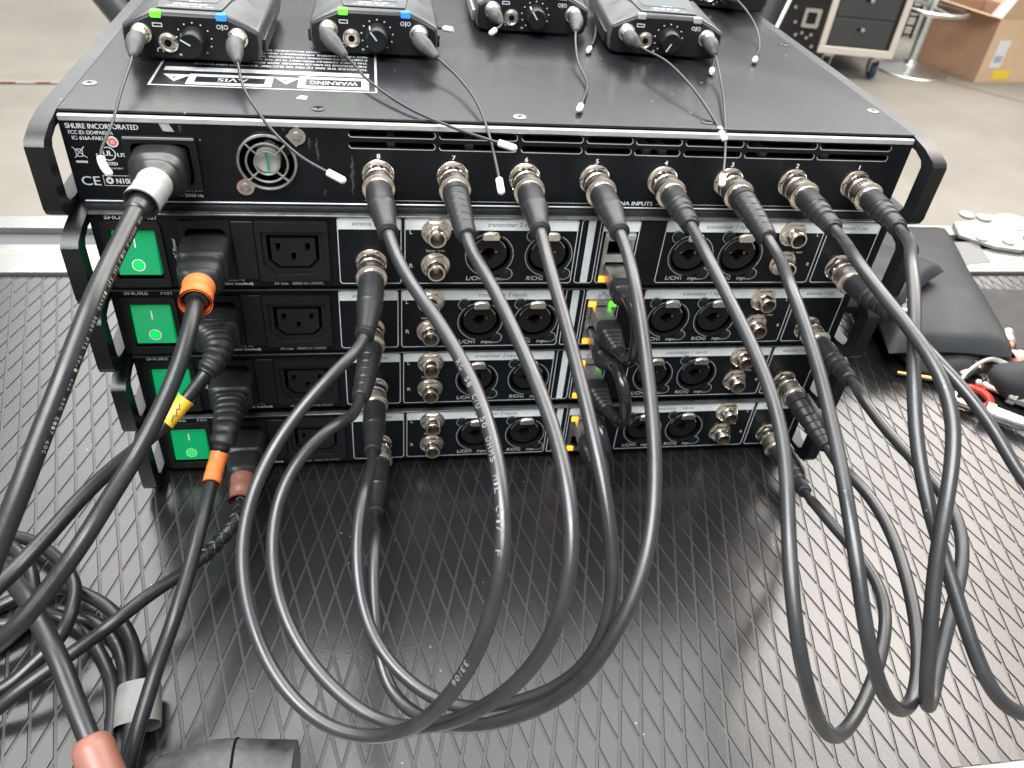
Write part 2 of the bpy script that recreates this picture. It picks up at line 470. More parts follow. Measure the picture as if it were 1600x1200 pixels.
def screw_head(mb, x, y, z, r=2.6, axis=(0, -1, 0)):
    mb.lathe([(-0.2, r), (0.4, r), (0.8, r * 0.75)], (x, y, z), axis, 20)
def cross_slot(mb, x, y, z, r, axis='y', a=0.5):
    for k in (0, 1):
        t = a + k * math.pi / 2
        dx, dz = math.cos(t) * r, math.sin(t) * r; px, pz = -math.sin(t) * r * .22, math.cos(t) * r * .22
        L = [(x + sx * dx + sy * px, z + sx * dz + sy * pz) for sx, sy in ((-1, -1), (1, -1), (1, 1), (-1, 1))]
        e = 0.004 * k
        if axis == 'y': mb.add([(u, y - e, v) for u, v in L], [(0, 1, 2, 3)])
        else: mb.add([(u, z + dv * 0 + (v - z), y + e) for u, v in L for dv in (0,)], [(0, 1, 2, 3)])

def build_transmitter():
    t = bpy.data.objects.new('rack_transmitter', None); C.objects.link(t); t.empty_display_size = .02
    H = 43.1; X0, X1 = -173.0, 258.5
    # hollow steel chassis
    m = MB(); yb = 330
    m.box(X0, X1, 2.2, yb, 0, 1.2); m.box(X0, X1, 2.2, yb, H - 1.4, H)
    m.box(X0, X0 + 1.2, 2.2, yb, 1.3, H - 1.5); m.box(X1 - 1.2, X1, 2.2, yb, 1.3, H - 1.5); m.box(X0 + 1.3, X1 - 1.3, yb - 1, yb, 1.3, H - 1.5)
    m.box(X0 + 1.5, X1 - 1.5, 26, 27, 1.3, H - 1.5)
    obj('chassis', m, M_case, t)
    # rear panel with its cut-outs
    holes = [rpoly(-168, -141.5, 1.8, 38.2, 1.2), rpoly(-131, -108.5, 8, 37, 3), [(-90.5, 31.5), (-64.5, 31.5), (-64.5, 17), (-69.5, 12), (-85.5, 12), (-90.5, 17)]]
    for cx in (26, 59, 141.5, 171.5): holes.append(circ(cx, 20.5, 12.0, 36))
    holes.append(rpoly(89.2, 107.4, 2.6, 35.2, 0.6))
    m = MB(); holed(m, rpoly(X0, X1, 0.5, H - 1.0, 0.3), holes, 0, 2.0)
    obj('rear_panel', m, M_panel, t)
    m = MB(); m.box(X0 + .3, X1 - .3, -1.2, 2.2, H - 0.95, H + 0.1); obj('top_lip', m, mat('grey_lip_edge', (0.12, 0.12, 0.12), .3, metal=.5, var=.4, vscale=120, rvar=.1), t, bevel=0.4)  # lip a lighter grey than the panel, a thin pale line
    side_handle(t, X0 - 8.2, X0 - 0.2, 329, H); side_handle(t, X1 + 0.2, X1 + 8.2, 329, H)
    y = -0.09
    # printed boxes and pale bands
    ln = MB()
    def box(x0, x1, band=True):
        line(ln, rpoly(x0, x1, 2.2, 41.8, 1.6, 3), 0.42, y - 0.02, True)
        if band:
            q = MB(); poly = [(x0 + .3, 35.0), (x1 - .3, 35.0)] + [p for p in rpoly(x0 + .3, x1 - .3, 34, 41.6, 1.5, 4) if p[1] > 39][::1]
            poly = [(x0 + .3, 35.0), (x1 - .3, 35.0), (x1 - .3, 40.4), (x1 - 1.5, 41.6), (x0 + 1.5, 41.6), (x0 + .3, 40.4)]
            q.add([(a, y, c) for a, c in poly], [tuple(range(6))])
            obj('label_band', q, M_band, t, smooth=None)
    box(-54.3, -21.7); box(-19.6, 73.7); box(88, 108.6); box(123.9, 219.1); box(221.4, 253.2)
    box(75.8, 86.3, False)
    q = MB(); q.add([(x, y, z) for x, z in ((79.3, 2.6), (83.4, 2.6), (83.4, 41.4), (79.3, 41.4))], [(0, 1, 2, 3)])
    obj('label_band', q, M_band, t, smooth=None)
    obj('panel_outline', ln, M_white, t, smooth=None)
    ink = MB(); yi = y - 0.03
    text(ink, "antenna 2 out", (-47, yi, 37.2), 2.5, shear=.22, width=18)
    text(ink, "transmitter 2 inputs", (24, yi, 37.2), 2.6, shear=.22, width=28)
    text(ink, "transmitter 1 inputs", (147, yi, 37.2), 2.6, shear=.22, width=28)
    text(ink, "antenna 1 out", (227.5, yi, 37.2), 2.5, shear=.22, width=18)
    for cx, cz in ((95.8, 36.6), (98.3, 39.4), (100.8, 36.6)): ring(ink, cx, cz, 0.65, 0.95, yi, 14)
    line(ink, [(98.3, 38.5), (98.3, 38.0), (95.8, 38.0), (95.8, 37.4)], 0.25, yi); line(ink, [(98.3, 38.0), (100.8, 38.0), (100.8, 37.4)], 0.25, yi)
    obj('band_lettering', ink, M_dark_ink, t, smooth=None)
    w = MB()
    for tx, x, z, h in (("L", -17.2, 32.6, 2.6), ("R", -17.2, 12.0, 2.6), ("L", 215.3, 33.0, 2.2), ("R", 215.3, 13.5, 2.2)):
        text(w, tx, (x, y, z), h)
    text(w, "loop out", (-8.2, y, 21.9), 1.7, width=10); text(w, "loop out", (200, y, 21.9), 1.6, width=10)
    for x, s1 in ((14, "L/CH1"), (48, "R/CH2"), (130, "L/CH1"), (160.5, "R/CH2")):
        text(w, s1, (x, y, 4.1), 2.5, shear=.12, width=9.5); text(w, "input", (x + 13.5, y, 4.1), 2.3, shear=.12, width=8)
    text(w, "SHURE", (-166, y, 39.5), 2.0, width=12, bold=.06); text(w, "P10T", (-147.5, y, 39.5), 1.8, width=6, bold=.03)
    text(w, "AC Power", (-135.2, y, 17), 1.9, right=(0, 0, 1), upd=(-1, 0, 0), shear=.2)
    text(w, "output  100V - 240V ~", (-89, y, 3.9), 1.0, width=25)
    text(w, "5A max   50/60 Hz UNSW.", (-89, y, 1.6), 1.6, width=26, bold=.05)
    text(w, "100V-240V ~  50/60 Hz", (-128, y, 3.9), 1.2, width=24); text(w, "(5A max outlet loaded)", (-129, y, 1.5), 1.6, width=29, bold=.05)
    obj('lettering', w, M_white, t, smooth=None)
    # switch
    m = MB(); holed(m, rpoly(-168.8, -140.8, 1.0, 38.6, 1.8), [rpoly(-166.0, -143.6, 5.5, 34.0, 1)], -1.5, -0.15)
    m.box(-167.9, -141.6, 8, 9, 1.9, 38.1)
    m.box(-167.8, -166.1, 0.1, 8, 2, 38); m.box(-143.5, -141.6, 0.1, 8, 2, 38)
    obj('switch_frame', m, M_plastic, t, bevel=0.5)
    m = MB(); prof = [(6.0, 7.4), (1.0, 7.6), (-1.6, 8.4), (-0.2, 20), (1.4, 31.2), (3.0, 32.2), (6.0, 32.4)]
    m.prism([(a, c) for a, c in prof], -165.2, -144.6, 'yz')
    rk = obj('rocker_switch', m, M_green, t, bevel=0.5)
    m = MB(); 
    def on_slope(z): return -1.6 + (z - 8.4) / (20 - 8.4) * 1.4 - 0.2 if z < 20 else -0.2 + (z - 20) / 11.2 * 1.6 - 0.2
    R0, R1, cz = 2.75, 3.3, 14.0; A = circ(0, 0, R0, 28); B_ = circ(0, 0, R1, 28)
    m.add([(-154.9 + a, on_slope(cz + c), cz + c) for a, c in A] + [(-154.9 + a, on_slope(cz + c), cz + c) for a, c in B_], [(i, (i + 1) % 28, 28 + (i + 1) % 28, 28 + i) for i in range(28)])
    m.add([(-155.2, on_slope(23.5), 23.5), (-154.5, on_slope(23.5), 23.5), (-154.5, on_slope(28.6), 28.6), (-155.2, on_slope(28.6), 28.6)], [(0, 1, 2, 3)])
    obj('switch_mark', m, mat("switch_mark_white", (0.75, 0.85, 0.78), .5) if 'switch_mark_white' not in bpy.data.materials else bpy.data.materials['switch_mark_white'], rk, smooth=None)
    g = MB(); g.disc((-154.9, on_slope(cz) + .1, cz), 2.3, n=24, h=0.3)
    obj('switch_lamp', g, mat("switch_lamp_green", (0, .7, .1), .3, emit=(0.0, 0.95, 0.12), estr=0.6), rk, smooth=None)
    # inlet
    m = MB(); holed(m, rpoly(-132.2, -107.4, 5.4, 39.4, .8), [rpoly(-129.5, -110, 9.5, 35.5, 3)], -1.6, -0.12)
    m.box(-130.8, -108.7, 14, 15, 8.3, 36.7)
    obj('power_inlet', m, M_plastic, t, bevel=0.4)
    m = MB(); m.box(-107.0, -96.0, -1.3, -0.12, 5.4, 39.4); obj('blank_cover', m, M_plastic, t, bevel=0.4)
    hexo = [(-90.5, 31.8), (-64.2, 31.8), (-64.2, 16.5), (-69.3, 11.4), (-85.4, 11.4), (-90.5, 16.5)]
    big = [(-93, 34.6), (-61.6, 34.6), (-61.6, 15.2), (-67.6, 9.0), (-87, 9.0), (-93, 15.2)]
    m = MB(); holed(m, rpoly(-95.5, -59.2, 5.2, 39.6, .8), [big], -2.6, -0.12)
    holed(m, big, [hexo], -0.9, -0.1)
    ol = obj('power_outlet', m, M_plastic, t, bevel=0.5)
    core = [(-88.6, 29.9), (-66.1, 29.9), (-66.1, 17.3), (-70.1, 13.3), (-84.6, 13.3), (-88.6, 17.3)]
    slots = [rpoly(-86.2, -83.8, 22.2, 27, .2), rpoly(-71.2, -68.8, 22.2, 27, .2), rpoly(-78.6, -76.2, 16.6, 21.4, .2)]
    m = MB(); holed(m, core, slots, -0.6, 10); obj('outlet_core', m, M_plastic, ol, bevel=0.4)
    m = MB(); m.box(-94, -60.5, 12, 13, 8, 36); obj('outlet_back', m, M_hole, ol)
    bnc_socket(t, -37.5, 15.5); bnc_socket(t, 236, 13.0)
    # loop-out jacks
    for x, z in ((-3.2, 34.2), (-3.2, 13.8), (199.5, 35.0), (199.5, 15.5)):
        m = MB(); m.lathe([(-.1, 7.9), (0.9, 7.9), (1.1, 7.4)], (x, 0, z), n=32); o = obj('loop_jack', m, M_nickel, t)
        m = MB(); m.lathe([(1.1, 7.2), (3.6, 7.2), (4.0, 6.4)], (x, 0, z), n=6); obj('hex_nut', m, M_nickel, o)
        m = MB(); m.lathe([(3.5, 5.0), (9.0, 5.0), (9.6, 4.6), (9.6, 3.85), (9.2, 3.8)], (x, 0, z), n=28, cap=False); obj('barrel', m, M_nickel, o)
        m = MB(); m.lathe([(9.3, 3.8), (2.0, 3.6), (2.0, .2)], (x, 0, z), n=24, cap=False); obj('bore', m, M_bore, o)
    # combination sockets
    for x in (26, 59, 141.5, 171.5):
        z = 20.5
        m = MB(); holed(m, circ(x, z, 13.3, 40), [circ(x, z, 11.7, 40)], -1.0, -0.1)
        for ex, ez in ((x - 9.8, z + 11.8), (x + 10.2, z - 12.0)):
            m.lathe([(0.05, 3.7), (0.8, 3.7)], (ex, 0, ez), n=20)
        o = obj('combo_socket', m, M_case, t, bevel=0.25)
        m = MB(); ring(m, x, z, 12.9, 13.35, -1.06, 40, 95, 260); ring(m, x, z, 12.9, 13.35, -1.06, 30, -40, 60); ring(m, x - 9.8, z + 11.8, 3.3, 3.7, -0.86, 20, 40, 250)  # pale grey arcs along part of the rim edges
        ring(m, x + 10.2, z - 12.0, 3.2, 3.7, -0.86, 20, -120, 90)
        obj('pale_rim', m, mat("pale_rim_grey", (0.30, 0.34, 0.35), .5) if 'pale_rim_grey' not in bpy.data.materials else bpy.data.materials['pale_rim_grey'], o, smooth=None)
        key = [(x + dx, z + dz) for dx, dz in ((-1.8, 3.0), (1.8, 3.0), (3.2, 1.2), (5.6, 1.0), (5.8, -1.0), (3.2, -1.6), (1.4, -3.2), (1.0, -4.6), (-1.0, -4.6), (-1.4, -3.2), (-3.2, -1.6), (-5.8, -1.0), (-5.6, 1.0), (-3.2, 1.2))]
        m = MB(); holed(m, circ(x, z, 9.9, 36), [key], 1.2, 9); obj('socket_core', m, M_plastic, o, bevel=0.3)
        m = MB(); m.disc((x, 9.6, z), 11.6, n=28, h=.4); obj('socket_back', m, M_hole, o)
        m = MB(); m.disc((x + 4.4, 3.6, z - 0.3), 0.95, n=12, h=.6); obj('contact', m, M_gold, o)
        m = MB(); m.disc((x - 4.4, 4.0, z - 0.3), 0.9, n=12, h=.6); obj('contact', m, M_nickel, o)
        m = MB(); ring(m, x, z, 9.2, 9.75, 1.12, 36, 20, 165); obj('pale_rim', m, bpy.data.materials['pale_rim_grey'], o, smooth=None)  # highlight on the core's upper edge painted as a grey arc
        m = MB(); m.prism([(x - 3.6, z + 9.6), (x + 4.4, z + 9.6), (x + 5.4, z + 11.6), (x + 4.0, z + 14.2), (x - 1, z + 14.6), (x - 4.6, z + 13.4), (x - 4.8, z + 10.6)], -3.4, -0.9)
        obj('release_latch', m, M_nickel, o, bevel=0.7)
        for ex, ez in ((x - 9.8, z + 11.8), (x + 10.2, z - 12.0)):
            m = MB(); screw_head(m, ex, -0.8, ez, 2.3); obj('screw', m, M_case, o)
            
    # network socket pair
    m = MB(); T = lambda z0: [(90.6, z0), (101.5, z0), (104.2, z0 + 0), (104.2, z0 + 9.6), (99.5, z0 + 9.6), (99.5, z0 + 11.2), (95.2, z0 + 11.2), (95.2, z0 + 9.6), (90.6, z0 + 9.6)]
    U = [(92, 21.2), (104.6, 21.2), (104.6, 29.4), (101.2, 29.4), (101.2, 31), (95.4, 31), (95.4, 29.4), (92, 29.4)]
    Lw = [(92, 16.2), (104.6, 16.2), (104.6, 8.0), (101.2, 8.0), (101.2, 6.4), (95.4, 6.4), (95.4, 8.0), (92, 8.0)]
    holed(m, rpoly(89.6, 107.0, 3.0, 34.8, .5), [U, Lw], -0.8, 1.6)
    o = obj('network_socket', m, M_steel, t)
    m = MB(); m.box(89.8, 106.8, 12, 13, 3.2, 34.6); obj('socket_depth', m, M_hole, o)
    for x, z, mm in ((90.0, 30.6, M_ledo), (102.6, 30.6, M_ledg), (90.0, 3.6, M_ledo)):
        m = MB(); m.box(x - .2, x + 4.4, -1.8, 0.2, z - .2, z + 3.1); obj('status_led', m, mm, o, bevel=0.4)
    m = MB()
    for x, z in ((112, 39.6), (-57.4, 4), (-57.4, 40)): pass
    return t

units = {}
proto = build_transmitter()
LAB = {2: 'uppermost of four black transmitter units, directly under the wide antenna combiner',
       3: 'second from top of four black transmitter units, ribbed power plug in its inlet',
       4: 'third of four stacked transmitter units, green rocker half hidden behind a yellow sleeve',
       5: 'lowest of four black transmitter units, resting on the rubber mat'}
for u in (2, 3, 4, 5):
    t = proto if u == 2 else clone(proto)
    t.location = (DX[u] * S, DY[u] * S, BZ[u] * S)
    tag(t, LAB[u], 'rack unit', 'black in-ear monitor transmitter units stacked in a pile'); units[u] = t
for k_ in units[2].children:                     # the top unit's upper network socket is empty and its lamps are off
    if k_.name.startswith('network_socket'):
        for q in k_.children:
            if q.name.startswith('status_led') and q.data.vertices[0].co.z > 0.02:
                q.data = q.data.copy(); q.data.materials[0] = M_ledoff
# rubber feet between the units (parts of each unit)
for u in (2, 3, 4, 5):
    for fx in (-150, 235):
        for fy in (14, 300):
            m = MB(); hgt = 2.6 if u < 5 else 4.6
            m.lathe([(-0.0, 7), (hgt, 7.6)], (fx, fy, 0), (0, 0, -1), 20)
            o = obj('foot', m, M_rubber, units[u])
            
# ------------------------------------------------------------------ the wide antenna combiner on top
ac = thing('antenna_combiner', 'wide black antenna combiner topping the stack, with eight numbered sockets and small fan', 'rack unit', (0, DY[1], BZ[1]))
X0, X1, H = -179.2, 260.8, 44.0
m = MB(); yb = 340
m.box(X0, X1, 2.2, yb, 0, 1.2); m.box(X0, X0 + 1.2, 2.2, yb, 1.3, H - .2); m.box(X1 - 1.2, X1, 2.2, yb, 1.3, H - .2); m.box(X0 + 1.3, X1 - 1.3, yb - 1, yb, 1.3, H - .2)
m.box(X0 + 1.5, X1 - 1.5, 45, 46, 1.3, H - 1.5)
obj('chassis', m, M_case, ac)
m = MB(); m.box(X0 + .2, X1 + .3, 2.6, yb, H + .1, H + 1.5); obj('top_cover', m, M_cover, ac, bevel=0.4)
m = MB(); m.box(X0 + .4, X1 - .4, -0.4, 2.4, H - 3.2, H - 0.2); obj('top_lip', m, mat("lip_sheen_metal", (0.62, 0.63, 0.61), .42, metal=.6, var=.1, vscale=80, rvar=.1), ac, bevel=0.5)  # skylight reflection on the black lip painted as light metal
m = MB(); m.box(X0 + 3, X1 - 3, -0.9, -.03, 0.25, 1.15); obj('bottom_lip', m, bpy.data.materials["lip_sheen_metal"], ac, bevel=0.3)  # the lip's painted sheen reused along the bottom edge
holes = [circ(-87, 23, 13.4, 40), rpoly(-151.5, -120.2, 9.4, 33.6, 1)]
SL = [(-46.7, -4.2), (-1.8, 37.6), (40.4, 72.2), (74.6, 99.0), (101.3, 126), (128.7, 160.8), (163.3, 203.5), (205.8, 248)]
for a, c in SL: holes += [rpoly(a, c, 37.0, 40.2, 1.55, 6), rpoly(a, c, 31.2, 34.4, 1.55, 6)]
m = MB(); holed(m, rpoly(X0 + .3, X1 - .3, 0.2, H - 3.4, .2), holes, 0, 2.0); obj('rear_panel', m, M_panel, ac)
m = MB()
for a, c in SL:
    for z0 in (37.0, 31.2):
        A = rpoly(a, c, z0, z0 + 3.2, 1.55, 6); n = len(A)
        A2 = [(x, z) for x, z in rpoly(a - .35, c + .35, z0 - .45, z0 + 3.2, 1.75, 6)]
        lo = [i for i in range(n) if A[i][1] < z0 + 1.6 or A[i][0] > c - 1.2]
        m.add([(x, -.06, z) for x, z in A] + [(x, -.06, z) for x, z in A2], [(i, (i + 1) % n, n + (i + 1) % n, n + i) for i in lo if (i + 1) % n in lo])
obj('slot_edge', m, bpy.data.materials["lip_sheen_metal"], ac, smooth=None)  # painted sheen tone only on the lower and right slot edges
m = MB(); m.box(X0 + 3, X1 - 3, 24, 25, 28, 42)
obj('inner_shield', m, M_hole, ac)
m = MB()
for x in (-28, 12, 108, 117, 175, 212): m.box(x, x + 4, 6, 20, 29, 33)
obj('circuit_part', m, mat("tan_component", (0.20, 0.16, 0.11), .6), ac)
side_handle(ac, X0 - 8.6, X0 - .2, 338, H + 1.0); side_handle(ac, X1 + .2, X1 + 8.6, 338, H + 1.0)
w = MB(); y = -.09
text(w, "SHURE INCORPORATED", (-176.3, y, 37.4), 2.4, width=32, bold=.08)
text(w, "FCC ID: DD4PA821A", (-175.6, y, 34.6), 1.8, width=19.5, bold=.05); text(w, "IC: 616A-PA821", (-174.6, y, 31.9), 1.8, width=14.5, bold=.05)
ring(w, -160.4, 25.2, 3.0, 3.5, y, 28); text(w, "UL", (-162.6, y, 24.2), 2.6, width=4.2, bold=.12)
text(w, "c", (-165.9, y, 24.0), 1.8, bold=.1); text(w, "US", (-156.3, y, 23.8), 1.9, width=3.6, bold=.1); text(w, "LISTED", (-163.2, y, 19.4), 1.6, width=6, bold=.08)
text(w, "AUDIO EQUIPMENT", (-166, y, 17.4), .8, width=11)
line(w, [(-175.8, 28.2), (-170.2, 23.0)], .35, y); line(w, [(-170.6, 28.4), (-175.6, 23.0)], .35, y); line(w, [(-174.9, 27.2), (-171.6, 27.2), (-172.0, 23.6), (-174.4, 23.6)], .35, y, True); line(w, [(-175.2, 20.9), (-170.9, 20.9)], 1.1, y)
text(w, "CE", (-175.5, y, 8.9), 4.6, width=8.5, bold=.06)
line(w, [(-165.3, 14.0), (-151.8, 14.0), (-152.6, 8.8), (-165.3, 8.8)], .25, y, True); text(w, "N108", (-159.6, y, 9.9), 2.8, width=7.2, bold=.1); ring(w, -162.6, 11.4, .7, 1.8, y, 20)
text(w, "1.5 A MAX", (-131, y, 6.2), 1.8, width=11, bold=.05); text(w, "100-240 V~ 50/60 Hz", (-141, y, 3.3), 1.8, width=21, bold=.05)
for i in range(8): text(w, str(8 - i), (-33.3 + 38.08 * i, y, 25.9), 2.5, bold=.12)
text(w, "ANTENNA INPUTS", (86, y, 2.1), 2.3, width=31, bold=.09)
line(w, [(-40, 2.9), (84, 2.9)], .22, y); line(w, [(119, 2.9), (212, 2.9), (216, 5)], .22, y)
obj('lettering', w, M_white, ac, smooth=None)
m = MB(); m.disc((-157.2, -.02, 31.2), 2.7, n=28, h=.2); o = obj('inspection_sticker', m, M_white, ac)
m = MB(); ring(m, -157.2, 31.2, .9, 2.0, -.26, 28); ring(m, -157.2, 31.2, .0, .5, -.26, 12); obj('sticker_print', m, M_red, o, smooth=None)
m = MB(); m.prism([(-134.8, 41.0), (-130.4, 41.0), (-128.3, 36.9), (-133.4, 37.2)], -.2, -.02); obj('torn_tape_scrap', m, mat("old_tape", (0.42, 0.40, 0.35), .6, var=.3, vscale=400), ac)
# scuffs and glue marks on the panel
M_scuff = mat('brown_scuff', (0.050, 0.042, 0.034), .7, var=.5, vscale=300)
rs = random.Random(4)
for cx, za, zb, wd in ((-45.8, 6, 27, 1.1), (-62.5, 24, 36, .9), (-66, 30, 36, .7), (-125.4, 37, 40.5, 1.2), (-60, 5, 9, .5), (-78, 39, 40.5, .8)):
    m = MB(); n_ = 14; Lf, Rt = [], []
    for q in range(n_ + 1):
        z = za + (zb - za) * q / n_; c_ = cx + rs.uniform(-.5, .5); ww = wd * rs.uniform(.2, 1) * math.sin(math.pi * (q + .5) / (n_ + 1)) + .1
        Lf.append((c_ - ww, -.05, z)); Rt.append((c_ + ww, -.05, z))
    m.add(Lf + Rt, [(q, q + 1, n_ + 2 + q, n_ + 1 + q) for q in range(n_)]); obj('scuff_mark', m, M_scuff, ac, smooth=None)
# inlet
m = MB(); holed(m, rpoly(-152.6, -119.2, 7.6, 34.9, .8), [rpoly(-149.5, -122.5, 10.5, 31.5, 3)], -1.8, -.12); m.box(-151.3, -120.4, 16, 17, 9.5, 33.5); obj('power_inlet', m, M_plastic, ac, bevel=.5)
m = MB(); m.box(-152.0, -119.8, -2.2, -0.3, 33.3, 34.7); obj('inlet_top_edge', m, mat("top_edge_grey", (0.20, 0.19, 0.17), .45), ac, bevel=.3)  # top edge in a lighter grey than the inlet frame
# fan with wire guard
fan = bpy.data.objects.new('cooling_fan', None); C.objects.link(fan); fan.parent = ac; fan.location = (-87 * S, 0, 23 * S); fan.empty_display_size = .01
m = MB(); m.lathe([(-12, 6.4), (-1.2, 6.4), (-.8, 6.1)], (0, 0, 0), n=32); obj('fan_hub', m, M_pcb, fan)
m = MB(); m.prism([(-.5, -4.2), (.5, -4.4), (.9, 0), (.3, 4.2), (-.7, 4.2), (-.4, 0)], -.87, -.83); m.box(-2.2, 2.4, -.88, -.84, 4.5, 5.2); m.box(-1.8, 1.2, -.88, -.84, -5.4, -4.8); obj('hub_print', m, M_greenprint, fan, smooth=None)
for k in range(7):
    a = k * 2 * math.pi / 7; m = MB()
    c0, s0, c1, s1 = math.cos(a), math.sin(a), math.cos(a + .55), math.sin(a + .55)
    m.add([(6 * c0, 9, 6 * s0), (12.8 * c0, 8, 12.8 * s0), (12.8 * c1, 13, 12.8 * s1), (6 * c1, 12, 6 * s1), (6 * c0, 9.5, 6 * s0), (12.8 * c0, 8.5, 12.8 * s0), (12.8 * c1, 13.5, 12.8 * s1), (6 * c1, 12.5, 6 * s1)], [(0, 1, 2, 3), (7, 6, 5, 4), (0, 4, 5, 1), (2, 6, 7, 3), (1, 5, 6, 2), (0, 3, 7, 4)])
    obj('fan_blade', m, M_plastic, fan)
def wire_ring(mb, r, w, y, n=48, x=0, z=0):
    mb.sweep([(x + r * math.cos(2 * math.pi * k / n), y, z + r * math.sin(2 * math.pi * k / n)) for k in range(n + 1)], lambda d, L: (w, w, 0), 8, False, up=(0, -1, 0))
m = MB(); wire_ring(m, 13.9, .8, -1.3); wire_ring(m, 10.0, .6, -1.9); wire_ring(m, 6.0, .6, -1.9)
for a in (45, 135, 225, 315):
    c, s_ = math.cos(math.radians(a)), math.sin(math.radians(a)); m.sweep([(5.8 * c, -1.9, 5.8 * s_), (10 * c, -2.0, 10 * s_), (13.6 * c, -1.4, 13.6 * s_)], lambda d, L: (.6, .6, 0), 8)
obj('wire_guard', m, M_steel, fan)
for sx, sz in ((-12, -13.7), (15.4, 13.5)):
    m = MB(); m.lathe([(.1, 4.2), (.9, 4.2)], (sx, 0, sz), n=24); m.sweep([(sx * .8, -.6, sz * .8), (sx, -.6, sz)], lambda d, L: (3.6, .35, .9), 12, up=(0, -1, 0)); o = obj('guard_tab', m, M_steel, fan)
    m = MB(); screw_head(m, sx, -.9, sz, 2.5); obj('screw', m, M_steel, o)
for i in range(8): bnc_socket(ac, -32.8 + 38.08 * i, 17.3)
# countersunk lid screws
for k, (x, yy) in enumerate(((-173.2, 48.3), (-61.5, 23.8), (39.8, 21.4), (142.5, 22.8), (254.5, 49.0), (254.5, 178))):
    yy -= DY[1]
    m = MB(); m.lathe([(0.0, 3.4), (.35, 3.4), (.55, 2.9)], (x, yy, H + 1.45), (0, 0, 1), 24); o = obj('lid_screw', m, M_case if k % 2 else M_stay, ac)
    m = MB()
    for q in (0, 1):
        t = .6 + k + q * math.pi / 2; dx, dz = math.cos(t) * 1.9, math.sin(t) * 1.9
        m.add([(x + s1 * dx - s2 * dz * .2, yy + s1 * dz + s2 * dx * .2, H + 2.03 + q * .01) for s1, s2 in ((-1, -1), (1, -1), (1, 1), (-1, 1))], [(0, 1, 2, 3)])
    obj('cross_slot', m, M_hole, o, smooth=None)
# warning print on the lid (read from the far side, so upside down from here)
w = MB(); zt = H + 1.56; oy = -DY[1]
def quad(mb, x0, x1, y0, y1, z, sk=0): mb.add([(x0, y0 + oy, z), (x1, y0 + oy, z), (x1, y1 + oy, z), (x0, y1 + oy, z)], [(0, 1, 2, 3)])
quad(w, -146.5, -32.2, 49.2, 50.4, zt); quad(w, -146.5, -145.3, 50.5, 140, zt); quad(w, -33.4, -32.2, 50.5, 140, zt)
def frame(mb, x0, x1, y0, y1, t, z):
    quad(mb, x0, x1, y0, y0 + t, z); quad(mb, x0, x1, y1 - t, y1, z); quad(mb, x0, x0 + t, y0 + t, y1 - t, z); quad(mb, x1 - t, x1, y0 + t, y1 - t, z)
frame(w, -73.5, -36.5, 52.4, 70.5, 4.0, zt); frame(w, -129.0, -86.5, 52.0, 68.0, 3.8, zt)
for x, y1 in ((-79.5, 57.2), (-135, 56.0)): w.add([(x, y1 + oy, zt), (x + 7, y1 + 10.5 + oy, zt), (x - 7, y1 + 10.5 + oy, zt)], [(0, 1, 2)])
quad(w, -143, -36.5, 72.5, 78.5, zt)
L = (-1, 0, 0); D = (0, -1, 0)
text(w, "WARNING", (-42.5, 64.2 + oy, zt), 5.2, right=L, upd=D, width=25, bold=.12); text(w, "AVIS", (-99, 62.6 + oy, zt), 5, right=L, upd=D, width=15, bold=.12)
rows = ["TO REDUCE THE RISK OF FIRE OR ELECTRIC SHOCK DO NOT EXPOSE", "THIS APPARATUS TO RAIN OR MOISTURE. REFER SERVICING ONLY TO", "THIS DEVICE COMPLIES WITH PART 15 OF THE FCC RULES. OPERATION", "IS SUBJECT TO THE FOLLOWING TWO CONDITIONS: THIS DEVICE MAY", "NOT CAUSE HARMFUL INTERFERENCE AND MUST ACCEPT ANY", "INTERFERENCE RECEIVED INCLUDING THAT WHICH MAY CAUSE"]
for k, r_ in enumerate(rows): text(w, r_, (-37.5, 86.5 + k * 5.6 + oy, zt), 3.0, right=L, upd=D, width=92 - (k * 13) % 21, bold=.15)
obj('warning_print', w, mat('faded_lid_print', (0.40, 0.41, 0.42), .5, var=.2, vscale=200), ac, smooth=None)
w = MB(); text(w, "AVERTISSEMENT", (-40, 77 + oy, zt + .02), 2.6, right=L, upd=D, width=28); text(w, "!", (-79.9, 66.2 + oy, zt + .02), 5, right=L, upd=D, bold=.2); text(w, "!", (-135.4, 65 + oy, zt + .02), 5, right=L, upd=D, bold=.2)
obj('warning_ink', w, M_dark_ink, ac, smooth=None)
m = MB(); m.prism([(-73, 37 + oy), (-68, 36 + oy), (-67.4, 40.5 + oy), (-71, 41.5 + oy), (-72, 39.5 + oy)], zt - .05, zt + .05, 'xy'); obj('chipped_spot', m, M_tip, ac)

